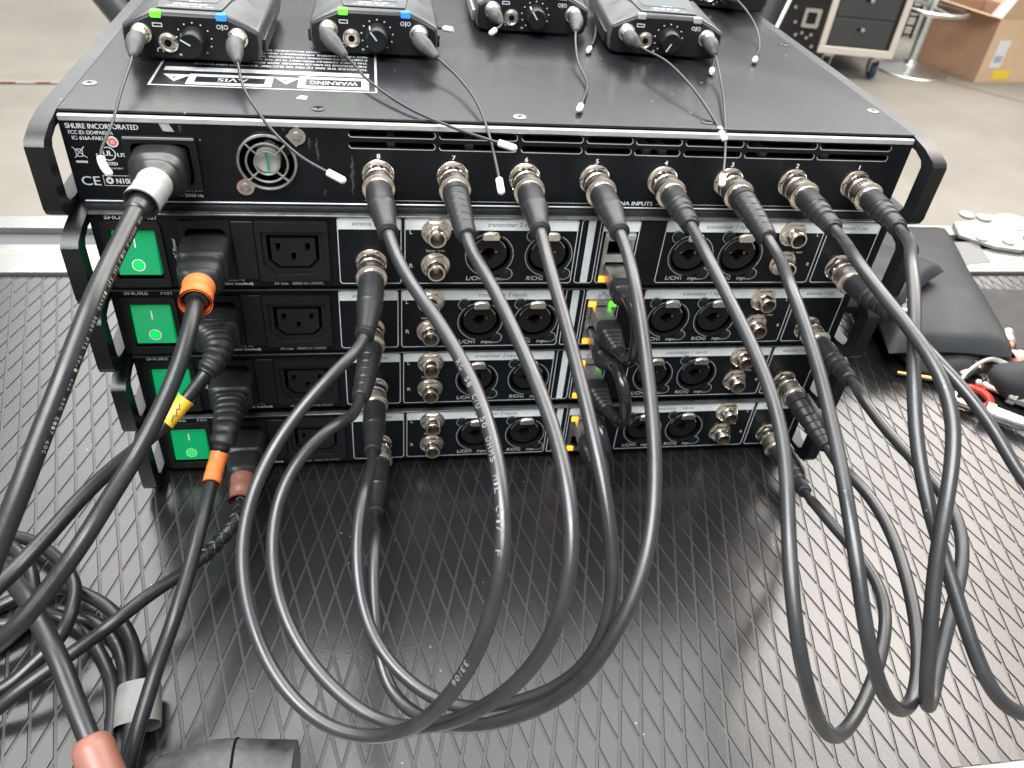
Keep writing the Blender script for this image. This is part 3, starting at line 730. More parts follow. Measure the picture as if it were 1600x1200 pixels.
# ------------------------------------------------------------------ cable runs, in millimetres (measured along each cable)
COAX = {
    8: ((-32.8, 11.0, 201.8), (-37.5, 0, 156.8),
        [(-27.5, -58, 199.1), (-20.9, -84.9, 197.4), (-9.5, -115.3, 195.3), (-0.3, -141.5, 189.8), (4.5, -165.9, 185.4), (6.2, -188.5, 179.1), (5.5, -205.7, 169.2), (2.6, -216.2, 155.7), (-3.7, -224.8, 135.6), (-13.1, -227.9, 113.4), (-25.2, -225.5, 89.2), (-38.5, -220.7, 75.6), (-53.4, -214.9, 70.7), (-69, -202.1, 69.5), (-82.4, -185.6, 74.9), (-90.8, -167.9, 86.2), (-94.4, -150.6, 98.4), (-93, -135.3, 109.4), (-87, -120.3, 121.2), (-76.3, -104.1, 132.5), (-61.5, -88.1, 143), (-48.5, -75.1, 149.4), (-42.1, -62, 148.1)]),
    7: ((5.2, 11.0, 201.8), (-39.2, 4.7, 109.7),
        [(7.8, -58, 198.3), (12.7, -89.8, 200.3), (18.8, -116.9, 196), (23.8, -145, 191.9), (28, -167, 185.4), (29.6, -186.9, 179.2), (29.6, -203.1, 170.7), (27.4, -215.2, 158.6), (23.1, -222.6, 142.1), (15.2, -226.2, 122.9), (2.7, -226.4, 103.5), (-11.8, -223.6, 87), (-26, -217.8, 74.5), (-41, -208.9, 68.5), (-56.6, -195.2, 70), (-70.8, -177.6, 74.9), (-79.6, -160, 82.8), (-82.9, -144, 93.4), (-81.7, -128.3, 104.8), (-75.8, -114, 114.1), (-65.4, -99.7, 120), (-54, -88.1, 121), (-47, -65, 107.4)]),
    6: ((43.3, 11.0, 201.8), (-38.0, 8.7, 62.6),
        [(41.7, -55, 201.5), (41, -83.4, 199.5), (43.1, -107, 192), (45.2, -130.6, 183.1), (46.5, -150, 175.8), (48.1, -168.8, 166.2), (49.9, -184.2, 154.2), (50.9, -195.2, 141.2), (51.4, -201.7, 130.2), (48.5, -209.4, 116.9), (42.4, -213, 101.4), (32.6, -213.4, 87.2), (18.4, -211.3, 74.9), (2.5, -206.6, 63.6), (-11.6, -199.2, 57.8), (-24.4, -187.6, 55.8), (-34.4, -176.7, 58.3), (-41.5, -164, 62.3), (-45.9, -149.6, 69.2), (-47.2, -131.1, 78.5), (-45.6, -113, 84.9), (-42.4, -97.6, 88.6), (-40, -60, 65.3)]),
    5: ((81.4, 11.0, 201.8), (-35.9, 8.0, 15.5),
        [(80.4, -60, 200.8), (76.6, -90.3, 200.4), (76.2, -111, 191.1), (75, -132.6, 180.5), (73.2, -153.3, 170.8), (70.8, -170, 162.6), (67.1, -185.4, 154.2), (63, -196.7, 145.8), (57.5, -206.3, 135.8), (49.4, -215.1, 122.9), (41.1, -220, 108.5), (30.4, -221.3, 92.9), (14.3, -219.5, 78.2), (0.1, -215.1, 65.4), (-12.1, -207.8, 55.2), (-23.4, -197.8, 48.3), (-32.5, -187, 46.4), (-37.3, -173.3, 50.6), (-39.5, -154.3, 60.3), (-39.7, -134.7, 68.1), (-38.6, -118.6, 72), (-39.4, -55, 13)]),
    4: ((119.5, 11.0, 201.8), (237.6, 8.0, 13.0),
        [(114.9, -55, 206.1), (109.8, -89.7, 209.8), (111.1, -113.4, 205.3), (113.1, -133.8, 200.2), (114, -155.6, 194.6), (114.1, -171.1, 188.6), (111.5, -188, 181.8), (107.8, -203.3, 174.9), (104, -219.5, 167.1), (103, -233, 156.8), (105.2, -244.4, 143.5), (110.6, -252.1, 129.2), (118.9, -255.3, 114.7), (127.6, -253.7, 106.1), (141, -244.9, 101.2), (155.7, -231.4, 100.7), (169, -215.3, 103), (176.6, -202, 105.3), (180.8, -187.2, 105.1), (180.5, -170, 103.6), (178.1, -150.5, 101.2), (177.3, -136.3, 99.1), (242.1, -50, 10.8)]),
    3: ((157.6, 11.0, 201.8), (235.5, 8.7, 60.1),
        [(155.9, -64, 199), (139.2, -109.7, 209.2), (137.8, -130.7, 204), (136.4, -151.7, 197.3), (134.6, -170.3, 190.2), (132.1, -188, 184), (128.9, -204.9, 178.5), (126.9, -219.3, 171.7), (126.7, -231, 162.2), (128.7, -241.1, 150.5), (132.7, -248.9, 138.8), (139.7, -253.3, 127.3), (148.2, -253.5, 119.8), (157, -248.5, 116.9), (165.8, -235.2, 119.4), (173, -218.3, 122.8), (178.1, -199.5, 126.1), (181.6, -181.4, 128.4), (182.3, -164.5, 129.9), (181.8, -149.6, 128.7), (180.2, -139.9, 127.3), (242, -60, 52.2)]),
    2: ((195.6, 11.0, 201.8), (234.3, 4.7, 107.2),
        [(189.6, -58, 205.6), (167.9, -107.3, 219.7), (166.6, -130, 218.8), (167, -151, 217.3), (169, -166.1, 213.9), (170.4, -178.6, 208.6), (169.8, -189.7, 201.4), (165.4, -202.9, 190.5), (160.9, -213.7, 179.3), (157.8, -223.4, 166.9), (155.9, -234.6, 152.7), (155.7, -244.9, 136.9), (157.2, -251, 123.5), (161.8, -251.8, 114.2), (167.8, -246.2, 113), (174.7, -234.6, 119.3), (184.9, -220.4, 126.5), (195, -207.2, 132.4), (201.9, -196.2, 136.4), (206.3, -184.8, 138.7), (208.3, -170.9, 140.1), (206.3, -148.4, 139.8), (203.3, -118.9, 139.8), (201.7, -103.6, 142.1), (234.1, -55, 110.3)]),
    1: ((233.7, 11.0, 201.8), (236, 0, 154.3),
        [(224.6, -56, 205.9), (188, -112.4, 223.4), (179.5, -133.5, 218), (172.2, -152.1, 209.4), (166.4, -168.6, 200.5), (163.4, -182.8, 190.5), (162.5, -194.6, 182.2), (162.4, -206.4, 174.3), (165.2, -219.7, 163.7), (167, -232.8, 154.6), (169.5, -245.2, 145), (173.5, -255.7, 136.5), (179.7, -259.7, 130.1), (188.9, -261.2, 125.9), (205.7, -258.1, 121.2), (222.5, -249.2, 125.2), (236, -234.3, 134.2), (240.8, -215.1, 144.3), (236.8, -197.1, 152.5), (227.8, -181.3, 159.7), (220.6, -158.9, 172.3), (213.2, -140.3, 180.2), (207.7, -120.2, 184.1), (207.6, -104.2, 184.4), (237.8, -60, 159.6)]),
}
CORD = {
    1: (4.00, [(-133.8, -28, 209.1), (-136.2, -34.4, 207.9), (-138.1, -48.9, 205.7), (-141.3, -67.8, 201), (-143.1, -94, 197.5), (-147.4, -111.1, 188.3), (-152.3, -128.2, 177.4), (-158.1, -143.2, 165.6), (-163.2, -157.9, 154.4), (-169, -170, 143), (-175.9, -187.2, 128.2)]),
    2: (3.70, [(-118.6, -45, 164), (-117.9, -58.6, 164.1), (-120.8, -78.3, 155.3), (-125.8, -93.9, 146.2), (-131.5, -108.1, 138.7), (-138.1, -121, 130.8), (-144.2, -136.5, 126.4), (-151.1, -152.8, 120.7), (-161.9, -165.6, 110.3), (-172.6, -176.9, 101.7), (-186.9, -182.2, 91.6)]),
    3: (3.50, [(-116.4, -26, 119.7), (-120.8, -36, 114.9), (-125.3, -40, 110.6), (-131.5, -45, 104.2), (-138.9, -52, 97.9), (-147, -60, 92.7), (-154.9, -72, 92.1), (-159.9, -85, 95.2), (-166.7, -112, 102.2), (-172.9, -138, 106.3), (-177.2, -155, 109.6), (-185.7, -170, 108.9)]),
    4: (3.50, [(-118.7, -45, 73.3), (-121.8, -49.9, 65.2), (-122.8, -61, 64.2), (-123.6, -72.5, 62.7), (-125.4, -96.8, 59.8), (-128.2, -114.7, 53.4), (-132.5, -139.5, 46), (-139, -154.4, 34.2), (-142.2, -165.8, 27.4), (-145.9, -178.1, 19.6), (-149, -191, 11), (-152.1, -199.6, -0.3)]),
    5: (3.50, [(-116.4, -33, 24.6), (-116.5, -43.3, 20.3), (-117.5, -59.8, 22.3), (-123.6, -66.2, 17.7), (-130.6, -76.2, 16.6), (-141.6, -93, 20.3), (-153.6, -107.3, 23.8), (-169.9, -124.4, 22.6), (-187.6, -133.8, 14.6), (-203.8, -146, 11.4), (-220.3, -155.9, 3)]),
}
ETH = {
    'a': ((98, 0, 151.8), (96.3, 4.7, 120.7), [(92.4, -48, 163.3), (92.5, -64, 161.7), (94.4, -66, 147.3), (97.6, -52, 125.7)]),
    'b': ((96.3, 4.7, 104.7), (97.5, 8.7, 73.6), [(93, -48, 119.2), (93.6, -62, 118), (97.2, -64, 105.1), (101.7, -52, 80.9)]),
    'c': ((97.5, 8.7, 57.6), (99.6, 8.0, 26.5), [(92.6, -45, 72), (95.7, -52, 61.9), (102.5, -50, 40.7), (105.5, -40, 17.6)]),
}
COIL = [(-150.2, -196.3, 4.5), (-152.3, -171.7, 8.5), (-155.6, -149, 7.5), (-158.4, -133.5, 6.5), (-166.3, -116.2, 6.5), (-178.7, -101.5, 6.5), (-196.7, -88.5, 4.5), (-216.2, -79.8, 0.5), (-230.5, -86.2, -0.5), (-244.6, -96.4, -1.5), (-254.2, -119.9, -1.5), (-240.5, -141.8, -1.5), (-220.1, -141.9, 0.5), (-205.6, -130, 6.5), (-195.6, -121.1, 11.5), (-193.3, -107.9, 14.5), (-194.3, -96, 14.5), (-202.3, -80.6, 12.5), (-216, -64.7, 8.5), (-231.8, -50.7, 4.5), (-248.6, -43.7, 2.5), (-267.4, -47.2, 0.5), (-273.7, -67.4, -1.5), (-258, -93.3, -1.5), (-233.4, -102.4, -1.5), (-215.5, -99.6, -0.5), (-195.5, -101.2, -0), (-182, -107.5, -0.5), (-171.7, -119.9, -0.5), (-163.5, -139.3, 0.5), (-158.6, -167, 0.5), (-155.6, -196.4, -0.5)]
COIL2 = [(-160.7, -196.3, 0.5), (-163.2, -167, 1.5), (-167.4, -145.8, 0.5), (-174.4, -132.1, -0.5), (-183.8, -117.8, -1.5), (-197.2, -104.4, -1.5), (-211.1, -99.4, 4.5), (-219.3, -109.2, 8.5), (-231.1, -122.2, 4.5), (-252.2, -114.8, 1.5), (-267, -82.7, 1.5), (-261.6, -59.9, 4.5), (-244.4, -54.5, 8.5), (-232.1, -65, 11.5), (-221.6, -78.4, 11.5), (-218.3, -88.4, 9.5), (-220.7, -99.3, 5.5), (-230.1, -111.7, -0.5), (-242.6, -128, -1.5)]
THICK = [(-233.3, -82.7, 40.7), (-219.9, -100.5, 46.6), (-204.6, -119.4, 51.6), (-195.2, -131, 55.8), (-184.9, -146.4, 55.8), (-173.5, -163.4, 54.1), (-164.4, -180.3, 47.1), (-156.8, -193.6, 41), (-148.9, -207.6, 35.5)]
PACK = {
    1: ((-164.1, 84.8, 233.5), (-93.4, 82.8, 233.5)),
    2: ((-69.3, 107.9, 233.5), (3.5, 106.7, 233.5)),
    3: ((32.2, 169.5, 233.5), (107.3, 167.9, 233.5)),
    4: ((112.8, 134.0, 233.5), (186.1, 127.5, 233.5)),
    5: ((204.3, 270.4, 233.5), (270.3, 253.8, 233.5)),
}
ANT = {
    '1a': [(-151.9, 50, 241.2), (-151.1, 22, 236.7), (-151.1, -6, 229.3), (-153.4, -20, 223.2), (-152.4, -24, 219.6), (-148.9, -27, 216)],
    '1b': [(-100.8, 48, 240.5), (-97, 30, 237.6), (-89.3, 10, 234.1), (-80.3, -5, 228.9), (-67.5, -22, 224.7), (-55.9, -32, 222.3), (-47.4, -38, 220.4)],
    '2a': [(-46.8, 80, 237), (-36.9, 55, 234.7), (-16.5, 22, 232.2), (4.4, 2, 230.8), (23.2, -12, 230), (32.6, -18, 229.3)],
    '2b': [(1.3, 82, 239.5), (10.9, 60, 236.6), (18, 28, 234.5), (21, -2, 229.7), (22, -27, 224.3), (22.4, -45, 219.1)],
    '3a': [(46.7, 150, 241.4), (42.2, 140, 240.8), (37.2, 131, 240.1)],
    '3b': [(89.9, 126.6, 240), (87.1, 102.7, 235), (86, 70.5, 232.5), (78.3, 44.2, 232.5), (72, 27.4, 232.2)],
    '4a': [(128.1, 115, 241.3), (136.4, 88, 241.6), (142.2, 55, 238.1), (145.5, 28, 232.7), (148.7, 8, 225.9)],
    '4b': [(174.7, 108, 240.5), (169, 78, 235.1), (151.6, 20.6, 231.5), (146.4, 0, 222.2), (134.7, -30, 218.2)],
    '5': [(234.1, 210.4, 244), (236.1, 192.2, 238), (231.3, 168.1, 232.5), (211.2, 127.4, 232.2)],
    'x1': [(132.2, 287, 236), (122.2, 219.6, 236), (114.7, 174, 235), (108.2, 151.6, 232.5), (100.5, 132.6, 232.2)],
    'x2': [(-6.8, 156.2, 236), (2, 137.4, 240), (7, 127.2, 243), (13.3, 120.7, 244)],
    'x3': [(194.7, 161.8, 236), (183.1, 128.7, 235), (177.9, 115.2, 233), (171.8, 99.8, 232.2)],
}
def profile(*kv):
    """piecewise linear radius along a plug: (distance, radius) pairs"""
    def f(d, L):
        for (d0, r0), (d1, r1) in zip(kv, kv[1:]):
            if d <= d1: 
                t = (d - d0) / max(1e-6, d1 - d0); r = r0 + (r1 - r0) * max(0, t); return (r, r, 0)
        return (kv[-1][1], kv[-1][1], 0)
    return f
B_SMOOTH = profile((0, 6.6), (8, 6.7), (17, 6.7), (17.5, 6.95), (18.5, 6.95), (19, 6.5), (24, 5.9), (36, 4.6), (37.5, 4.7), (38, 5.0), (39.4, 5.0), (40, 3.6))
B_SCREW = profile((0, 6.3), (14, 6.3), (16, 6.4), (16.4, 5.4), (18.5, 5.5), (19, 6.1), (22, 5.7), (22.4, 4.8), (24.4, 4.9), (25, 5.5), (28, 5.2), (28.4, 4.4), (30.2, 4.5), (31, 5.0), (38, 4.7), (39, 4.7), (39.4, 3.6))
rib = [(0, 6.7), (5, 6.7)]
for k in range(6):
    r = 6.6 - k * 0.28; d = 5.2 + k * 5.6; rib += [(d, r - .7), (d + .7, r - .7), (d + .9, r + .15), (d + 5.4, r - .45)]
rib += [(39.4, 4.6), (40, 4.6), (40.3, 3.6)]
B_RIB = profile(*rib)

def bnc_plug(parent, P, prof, sgn_path, seed):
    """coupling nut on the socket axis plus the boot that follows the cable path"""
    x, y, z = P
    m = MB(); m.lathe([(4.4, 6.6), (4.6, 7.3), (8.2, 7.3), (8.6, 6.9), (9.2, 6.9), (9.5, 7.35)], (x, y, z), n=40)
    m.lathe([(9.5, 7.3), (9.8, 7.45), (15.3, 7.45), (15.6, 7.2)], (x, y, z), n=72, knurl=(1, 2))
    m.lathe([(15.6, 7.6), (15.9, 8.1), (17.4, 8.1), (17.8, 7.4), (17.8, 6.7), (19.6, 6.6)], (x, y, z), n=40)
    a = random.uniform(0, 6.28)
    for s_ in (0, math.pi):
        m.disc((x + 6.4 * math.cos(a + s_), y - 6.5, z + 6.4 * math.sin(a + s_)), 1.3, axis=(math.cos(a + s_), 0, math.sin(a + s_)), n=14, h=1.25)
    o = obj('plug', m, M_nickel, parent)
    m = MB(); pts = cutpath(sgn_path, 18.6, 18.6 + 40.6)
    pts = resample(pts, 0.45)
    m.sweep(pts, prof, 24)
    obj('boot', m, M_rubber, parent, smooth=50)
    return o

LABC = {8: ('coaxial cable printed RG 58 looping from socket 8 to the first transmitter', B_SMOOTH, B_SMOOTH),
        7: ('coaxial cable with ribbed boot looping from socket 7 to the second transmitter', B_RIB, B_RIB),
        6: ('coaxial cable from socket 6 curling left under the others to the third transmitter', B_SMOOTH, B_SMOOTH),
        5: ('coaxial cable from socket 5 sweeping left to the bottom transmitter', B_SMOOTH, B_SMOOTH),
        4: ('coaxial cable from socket 4, the leftmost of the loops hanging at right', B_SCREW, B_SCREW),
        3: ('coaxial cable with ribbed boot from socket 3 looping back to the third transmitter at right', B_RIB, B_RIB),
        2: ('coaxial cable from socket 2 with a sharp bend at its lowest point', B_SCREW, B_SCREW),
        1: ('coaxial cable from socket 1 that leaves at the right edge and returns above', B_SCREW, B_SCREW)}
for n, (a, b_, mid) in COAX.items():
    lab, pa, pb = LABC[n]
    t = thing('coaxial_cable', lab, 'cable', a, 'coaxial antenna cables plugged into the combiner')
    A, Bv = Vector(a), Vector(b_)
    O = A
    ctrl = [A - O, A + Vector((0, -10, 0)) - O, A + Vector((0, -20, 0)) - O] + [Vector(p) - O for p in mid] + [Bv + Vector((0, -20, 0)) - O, Bv + Vector((0, -10, 0)) - O, Bv - O]
    path = relax(resample(crom(ctrl, 1.0), 1.5), 60)
    rev = path[::-1]
    bnc_plug(t, (0, 0, 0), pa, path, n)
    bnc_plug(t, tuple(Bv - O), pb, rev, n + 10)
    L = plen(path)
    m = MB(); m.sweep(cutpath(path, 56, L - 56), lambda d, L, rr=(2.85 if n > 4 else 2.65): (rr, rr, 0), 20)
    obj('jacket', m, M_jacket, t, smooth=60)
    if n == 8:
        camp = Vector((-33.9, -373.8, 377.3)) - O
        m = MB(); s = 150.0
        for word, gap in (("RG", 5), ("58", 5), ("C/U", 5), ("50", 5), ("OHMS", 6), ("MIL", 5), ("C-17", 7), ("F", 55), ("33/06", 5)):
            for ch in word:
                P = cutpath(path, s, s + 3.0); p, q = P[0], P[-1]; T = (q - p).normalized()
                V = (camp - p); V = (V - T * V.dot(T)).normalized()
                N = (Matrix.Rotation(0.45, 3, T) @ V).normalized()
                U = N.cross(T)
                text(m, ch, p + N * 2.92 - U * 1.0, 2.1, right=T, upd=U, width=(1.9 if ch not in "/-1I" else .9))
                s += 2.75 if ch not in "/-1I" else 1.9
            s += gap * .7
        obj('cable_print', m, mat('grey_cable_print', (0.22, 0.22, 0.22), .6), t, smooth=None)

# ------------------------------------------------------------------ network patch leads
LABE = {'a': 'short black network lead bent between the sockets of the upper two transmitters', 'b': 'short black network lead joining the second and third transmitters', 'c': 'short black network lead joining the third and bottom transmitters'}
def rj_plug(parent, P, path):
    x, y, z = P
    m = MB(); m.box(x - 5.7, x + 5.7, y - 19, y + 4, z - 4.3, z + 3.9)
    obj('plug_shield', m, M_steel, parent, bevel=.4)
    pts = resample(cutpath(path, 17, 42), 0.8)
    def sec(d, L):
        k = 1.0
        if d < 1: w, h = 6.3, 5.6
        elif d < 10: w, h = 6.6, 5.9
        else:
            u = (d - 10) / (L - 10); w = 6.5 - 2.3 * u; h = 5.7 - 1.9 * u
            if int(d / 1.6) % 2: w -= .6; h -= .6
        return (w, h, .75 if d < 12 else .75 - .6 * (d - 12) / (L - 12))
    m = MB(); m.sweep(pts, sec, 24); obj('boot', m, M_rubber, parent, smooth=40)
for k, (a, b_, mid) in ETH.items():
    t = thing('network_lead', LABE[k], 'cable', a, 'short network leads')
    O = Vector(a); Bv = Vector(b_)
    ctrl = [Vector((0, 0, 0)), Vector((0, -16, 0)), Vector((0, -28, 0))] + [Vector(p) - O for p in mid] + [Bv - O + Vector((0, -28, 0)), Bv - O + Vector((0, -16, 0)), Bv - O]
    path = relax(resample(crom(ctrl, 1.0), 1.2), 25)
    rj_plug(t, (0, 0, 0), path); rj_plug(t, tuple(Bv - O), path[::-1])
    m = MB(); m.sweep(cutpath(path, 37, plen(path) - 37), lambda d, L: (3.3, 3.3, 0), 18); obj('jacket', m, mat('glossy_lead_%s' % k, (0.012, 0.012, 0.014), .22, spec=.7, rvar=.08), t)

# ------------------------------------------------------------------ power cords
def cord_path(P, O, start):
    ctrl = [Vector(s_) - O for s_ in start] + [Vector(p) - O for p in P]
    return relax(resample(crom(ctrl, 1.0), 1.5), 30)
def sleeve(parent, name, path, a, b_, r, m_, wob=.06):
    pts = resample(cutpath(path, a, b_), .8)
    def sec(d, L):
        rr = r * (1 + wob * math.sin(d * .9) * .3) + (.25 if d < 1 or d > L - 1 else 0)
        return (rr, rr, 0)
    m = MB(); m.sweep(pts, sec, 24, cap=False)
    inner = lambda d, L: (r - .6, r - .6, 0)
    m.sweep(pts[::-1], inner, 24, cap=False)
    return obj(name, m, m_, parent, smooth=50)
def iec_body(parent, path, secs, m_=M_rubber, end=None):
    pts = resample(cutpath(path, 0, end or secs[-1][0]), .7)
    def sec(d, L):
        for s0, s1 in zip(secs, secs[1:]):
            if d <= s1[0]:
                t = (d - s0[0]) / max(1e-6, s1[0] - s0[0]); t = t * t * (3 - 2 * t)
                return tuple(s0[i] + (s1[i] - s0[i]) * t for i in (1, 2, 3))
        return secs[-1][1:]
    m = MB(); m.sweep(pts, sec, 36); return obj('plug_body', m, m_, parent, smooth=45)

IN = {1: (-135.9, 11, BZ[1] + 21)}
for u in (2, 3, 4, 5): IN[u] = (-119.8 + DX[u], DY[u], BZ[u] + 22.5)
LABP = {1: 'thick black power cord with light grey tape round its neck, in the top unit',
        2: 'black power cord with a short orange collar under its plug, in the uppermost transmitter',
        3: 'black power cord with ribbed strain relief and a yellow sleeve',
        4: 'black power cord with slotted strain relief and a long orange sleeve, third transmitter',
        5: 'black power cord with a brown sleeve in the bottom transmitter, braided where it leaves'}
for n, (r, P) in CORD.items():
    a = IN[n]; O = Vector(a)
    t = thing('power_cord', LABP[n], 'power cord', a, 'black mains cords plugged into the stack')
    start = [(a[0], a[1] + 4, a[2]), (a[0], a[1] - 8, a[2]), (a[0], a[1] - 18, a[2])]
    if n == 1: start = start[:2] + [(a[0] + .5, a[1] - 17, a[2] + 1)]
    path = cord_path(P, O, start); L = plen(path)
    if n == 1:
        iec_body(t, path, [(0, 12.0, 9.2, .9), (6, 12.0, 9.2, .9), (9, 12.9, 11.4, .6), (20, 12.7, 11.2, .45), (27, 10.6, 9.6, .2), (34, 7.8, 7.4, 0), (42, 6.2, 6, 0), (52, 5.2, 5.2, 0), (58, 4.9, 4.9, 0), (59, 4.1, 4.1, 0)], M_jacket2)
        sleeve(t, 'grey_tape', path, 33.5, 52, 7.7, M_tape, .08)
        c0 = 56
    elif n == 2:
        iec_body(t, path, [(0, 12, 8.4, .92), (5, 12, 8.4, .92), (6, 12.2, 9.4, .9), (22, 11.8, 9.2, .88), (25, 9.6, 8.2, .8), (30, 10.6, 8.6, .8), (36, 9.6, 7.8, .6), (40, 7.0, 6.6, .3), (52, 5.6, 5.4, 0), (53, 3.8, 3.8, 0)])
        sleeve(t, 'orange_collar', path, 39, 54, 7.3, M_orange, .12)
        c0 = 50
    elif n == 3:
        body = [(0, 12, 8.4, .92), (5, 12, 8.4, .92), (6, 12.4, 9.2, .9), (20, 12.0, 9.0, .88), (24, 9.0, 7.8, .6)]
        d = 25
        for k in range(6): body += [(d, 7.8 - .45 * k, 7.4 - .45 * k, .2), (d + 1.6, 8.6 - .5 * k, 8.2 - .5 * k, .2), (d + 2.6, 8.4 - .5 * k, 8.0 - .5 * k, .2), (d + 3.4, 7.0 - .45 * k, 6.6 - .45 * k, .2)]; d += 3.9
        body += [(49, 5.4, 5.4, 0), (50, 3.6, 3.6, 0)]
        iec_body(t, path, body)
        m = MB()
        m.box(-5, 5, -17.5, -16.5, 8.6, 9.6); m.box(-5, 5, -13.5, -12.5, 8.7, 9.7); obj('grip_ridge', m, M_rubber, t, bevel=.3)
        s = 66
        sleeve(t, 'yellow_sleeve', path, s, s + 16, 4.2, M_yellow)
        m = MB(); Pp = cutpath(path, s + 4, s + 15); T = (Pp[-1] - Pp[0]).normalized()
        V = (Vector((-33.9, -373.8, 377.3)) - O - Pp[0]); V = (V - T * V.dot(T)).normalized(); U = V.cross(T)
        zz = [(0, -1.5), (2.4, .6), (3.0, -.6), (6.0, 1.6), (6.6, .4), (9.8, 1.8)]
        for (u0, w0), (u1, w1) in zip(zz, zz[1:]):
            p, q = Pp[0] + T * u0 + U * w0 + V * 4.4, Pp[0] + T * u1 + U * w1 + V * 4.4; dd = (q - p).normalized(); e = dd.cross(V) * .22
            m.add([p - e, q - e, q + e, p + e], [(0, 1, 2, 3)])
        obj('torn_seam', m, M_dark_ink, t, smooth=None)
        c0 = 48
    elif n == 4:
        body = [(0, 12, 8.4, .92), (5, 12, 8.4, .92), (6, 12.4, 9.2, .9), (20, 12.0, 9.0, .88), (23, 9.6, 7.8, .7), (26, 9.8, 8.2, .6)]
        d = 27
        for k in range(5): body += [(d, 8.6 - .4 * k, 7.8 - .4 * k, .4), (d + 2.8, 8.4 - .4 * k, 7.6 - .4 * k, .4), (d + 3.1, 7.6 - .4 * k, 6.8 - .4 * k, .4), (d + 4.0, 7.5 - .4 * k, 6.7 - .4 * k, .4)]; d += 6.0
        body += [(57, 6.7, 6.2, .3), (60, 6.7, 6.2, .2), (61, 4.6, 4.6, 0), (63, 4.4, 4.4, 0), (64, 3.5, 3.5, 0)]
        iec_body(t, path, body)
        sleeve(t, 'orange_sleeve', path, 65, 85, 4.6, M_orange)
        c0 = 50
    else:
        iec_body(t, path, [(0, 12, 8.4, .92), (5, 12, 8.4, .92), (6, 12.2, 9.4, .9), (21, 11.6, 9.0, .85), (23, 9.2, 7.8, .7), (26, 10, 8.0, .7), (36, 9.4, 7.6, .5), (40, 7, 6.6, .2), (50, 5, 5, 0), (51, 3.6, 3.6, 0)])
        sleeve(t, 'brown_sleeve', path, 40, 56, 7.0, M_brown, .1)
        m = MB()
        for ph in range(6):
            pts = resample(cutpath(path, 53, 98), 1.0); fr = []
            upv = Vector((0, 0, 1)); q = []
            for i, p in enumerate(pts):
                T = (pts[min(i + 1, len(pts) - 1)] - pts[max(i - 1, 0)]).normalized(); upv = (upv - T * upv.dot(T)).normalized(); sd = T.cross(upv)
                an = ph * math.pi / 3 + (1 if ph % 2 else -1) * i * .32
                q.append(p + (sd * math.cos(an) + upv * math.sin(an)) * 3.7)
            m.sweep(q, lambda d, L: (.75, .75, 0), 6)
        obj('braid', m, M_jacket2, t, smooth=60)
        c0 = 37
    m = MB(); m.sweep(cutpath(path, c0, L), lambda d, L, r=r: (r, r, 0), 22); obj('jacket', m, M_jacket2, t, smooth=60)
    if n == 1:
        camp = Vector((-33.9, -373.8, 377.3)) - O; m = MB(); s = 62.0
        for word in ("VDE", "H05VV-F", "3G1.0", "CSA", "SJT", "18AWG", "300V", "FT2", "VW-1", "<<<", "AWG", "E117", "60C"):
            for ch in word:
                Pp = cutpath(path, s, s + 2.0); p, q = Pp[0], Pp[-1]; T = (q - p).normalized()
                V = camp - p; V = (V - T * V.dot(T)).normalized(); N = (Matrix.Rotation(-0.75, 3, T) @ V).normalized(); U = N.cross(T)
                text(m, ch, p + N * (r + .05) - U * .7, 1.5, right=T, upd=U, width=1.1); s += 1.75
            s += 2.2
        obj('cable_print', m, mat("faint_print", (0.35, 0.35, 0.33), .6), t, smooth=None)

# ------------------------------------------------------------------ the coil of mains lead at the left
t = thing('coiled_lead', 'tangled coil of black mains lead bound with dark grey tape on the mat', 'cable', (-190, -60, TZ))
O = Vector((-190, -60, TZ))
pa = relax(resample(crom([Vector(p) - O for p in COIL], 1.5), 1.8), 20); pb = relax(resample(crom([Vector(p) - O for p in COIL2], 1.5), 1.8), 20)
for p in (pa, pb):
    m = MB(); m.sweep(p, lambda d, L: (3.5, 3.5, 0), 20); obj('jacket', m, M_jacket2, t, smooth=60)
tp_ = Vector(pa[0]); 
m = MB(); m.sweep([Vector((x, y, z)) - O for x, y, z in ((-153.8, -149, 4.8), (-152.8, -156, 5.4), (-151.6, -163, 5.4), (-150.8, -169, 4.8))],
                  lambda d, L: (9.9 + .4 * math.sin(d), 7.4 + .3 * math.cos(d * 2), .45), 40, cap=False)
obj('grey_tape', m, M_gtape, t, smooth=50, bevel=0)
t = thing('thick_plug_lead', 'thick black cord ending in a glossy brown sleeve at the lower left edge', 'cable', (-180, -60, 10))
O = Vector((-180, -60, 10)); p = relax(resample(crom([Vector(q) - O for q in THICK], 1.5), 1.8), 15); L = plen(p)
m = MB(); m.sweep(p, lambda d, L: (4.4, 4.4, 0), 22); obj('jacket', m, M_jacket2, t, smooth=60)
m = MB(); m.sweep(resample(cutpath(p, L - 19, L), 1), lambda d, L: (5.4 + 2.9 * min(1, d / 5) ** .5, 5.4 + 2.9 * min(1, d / 5) ** .5, 0), 28); obj('brown_sleeve', m, M_brown, t, smooth=60)
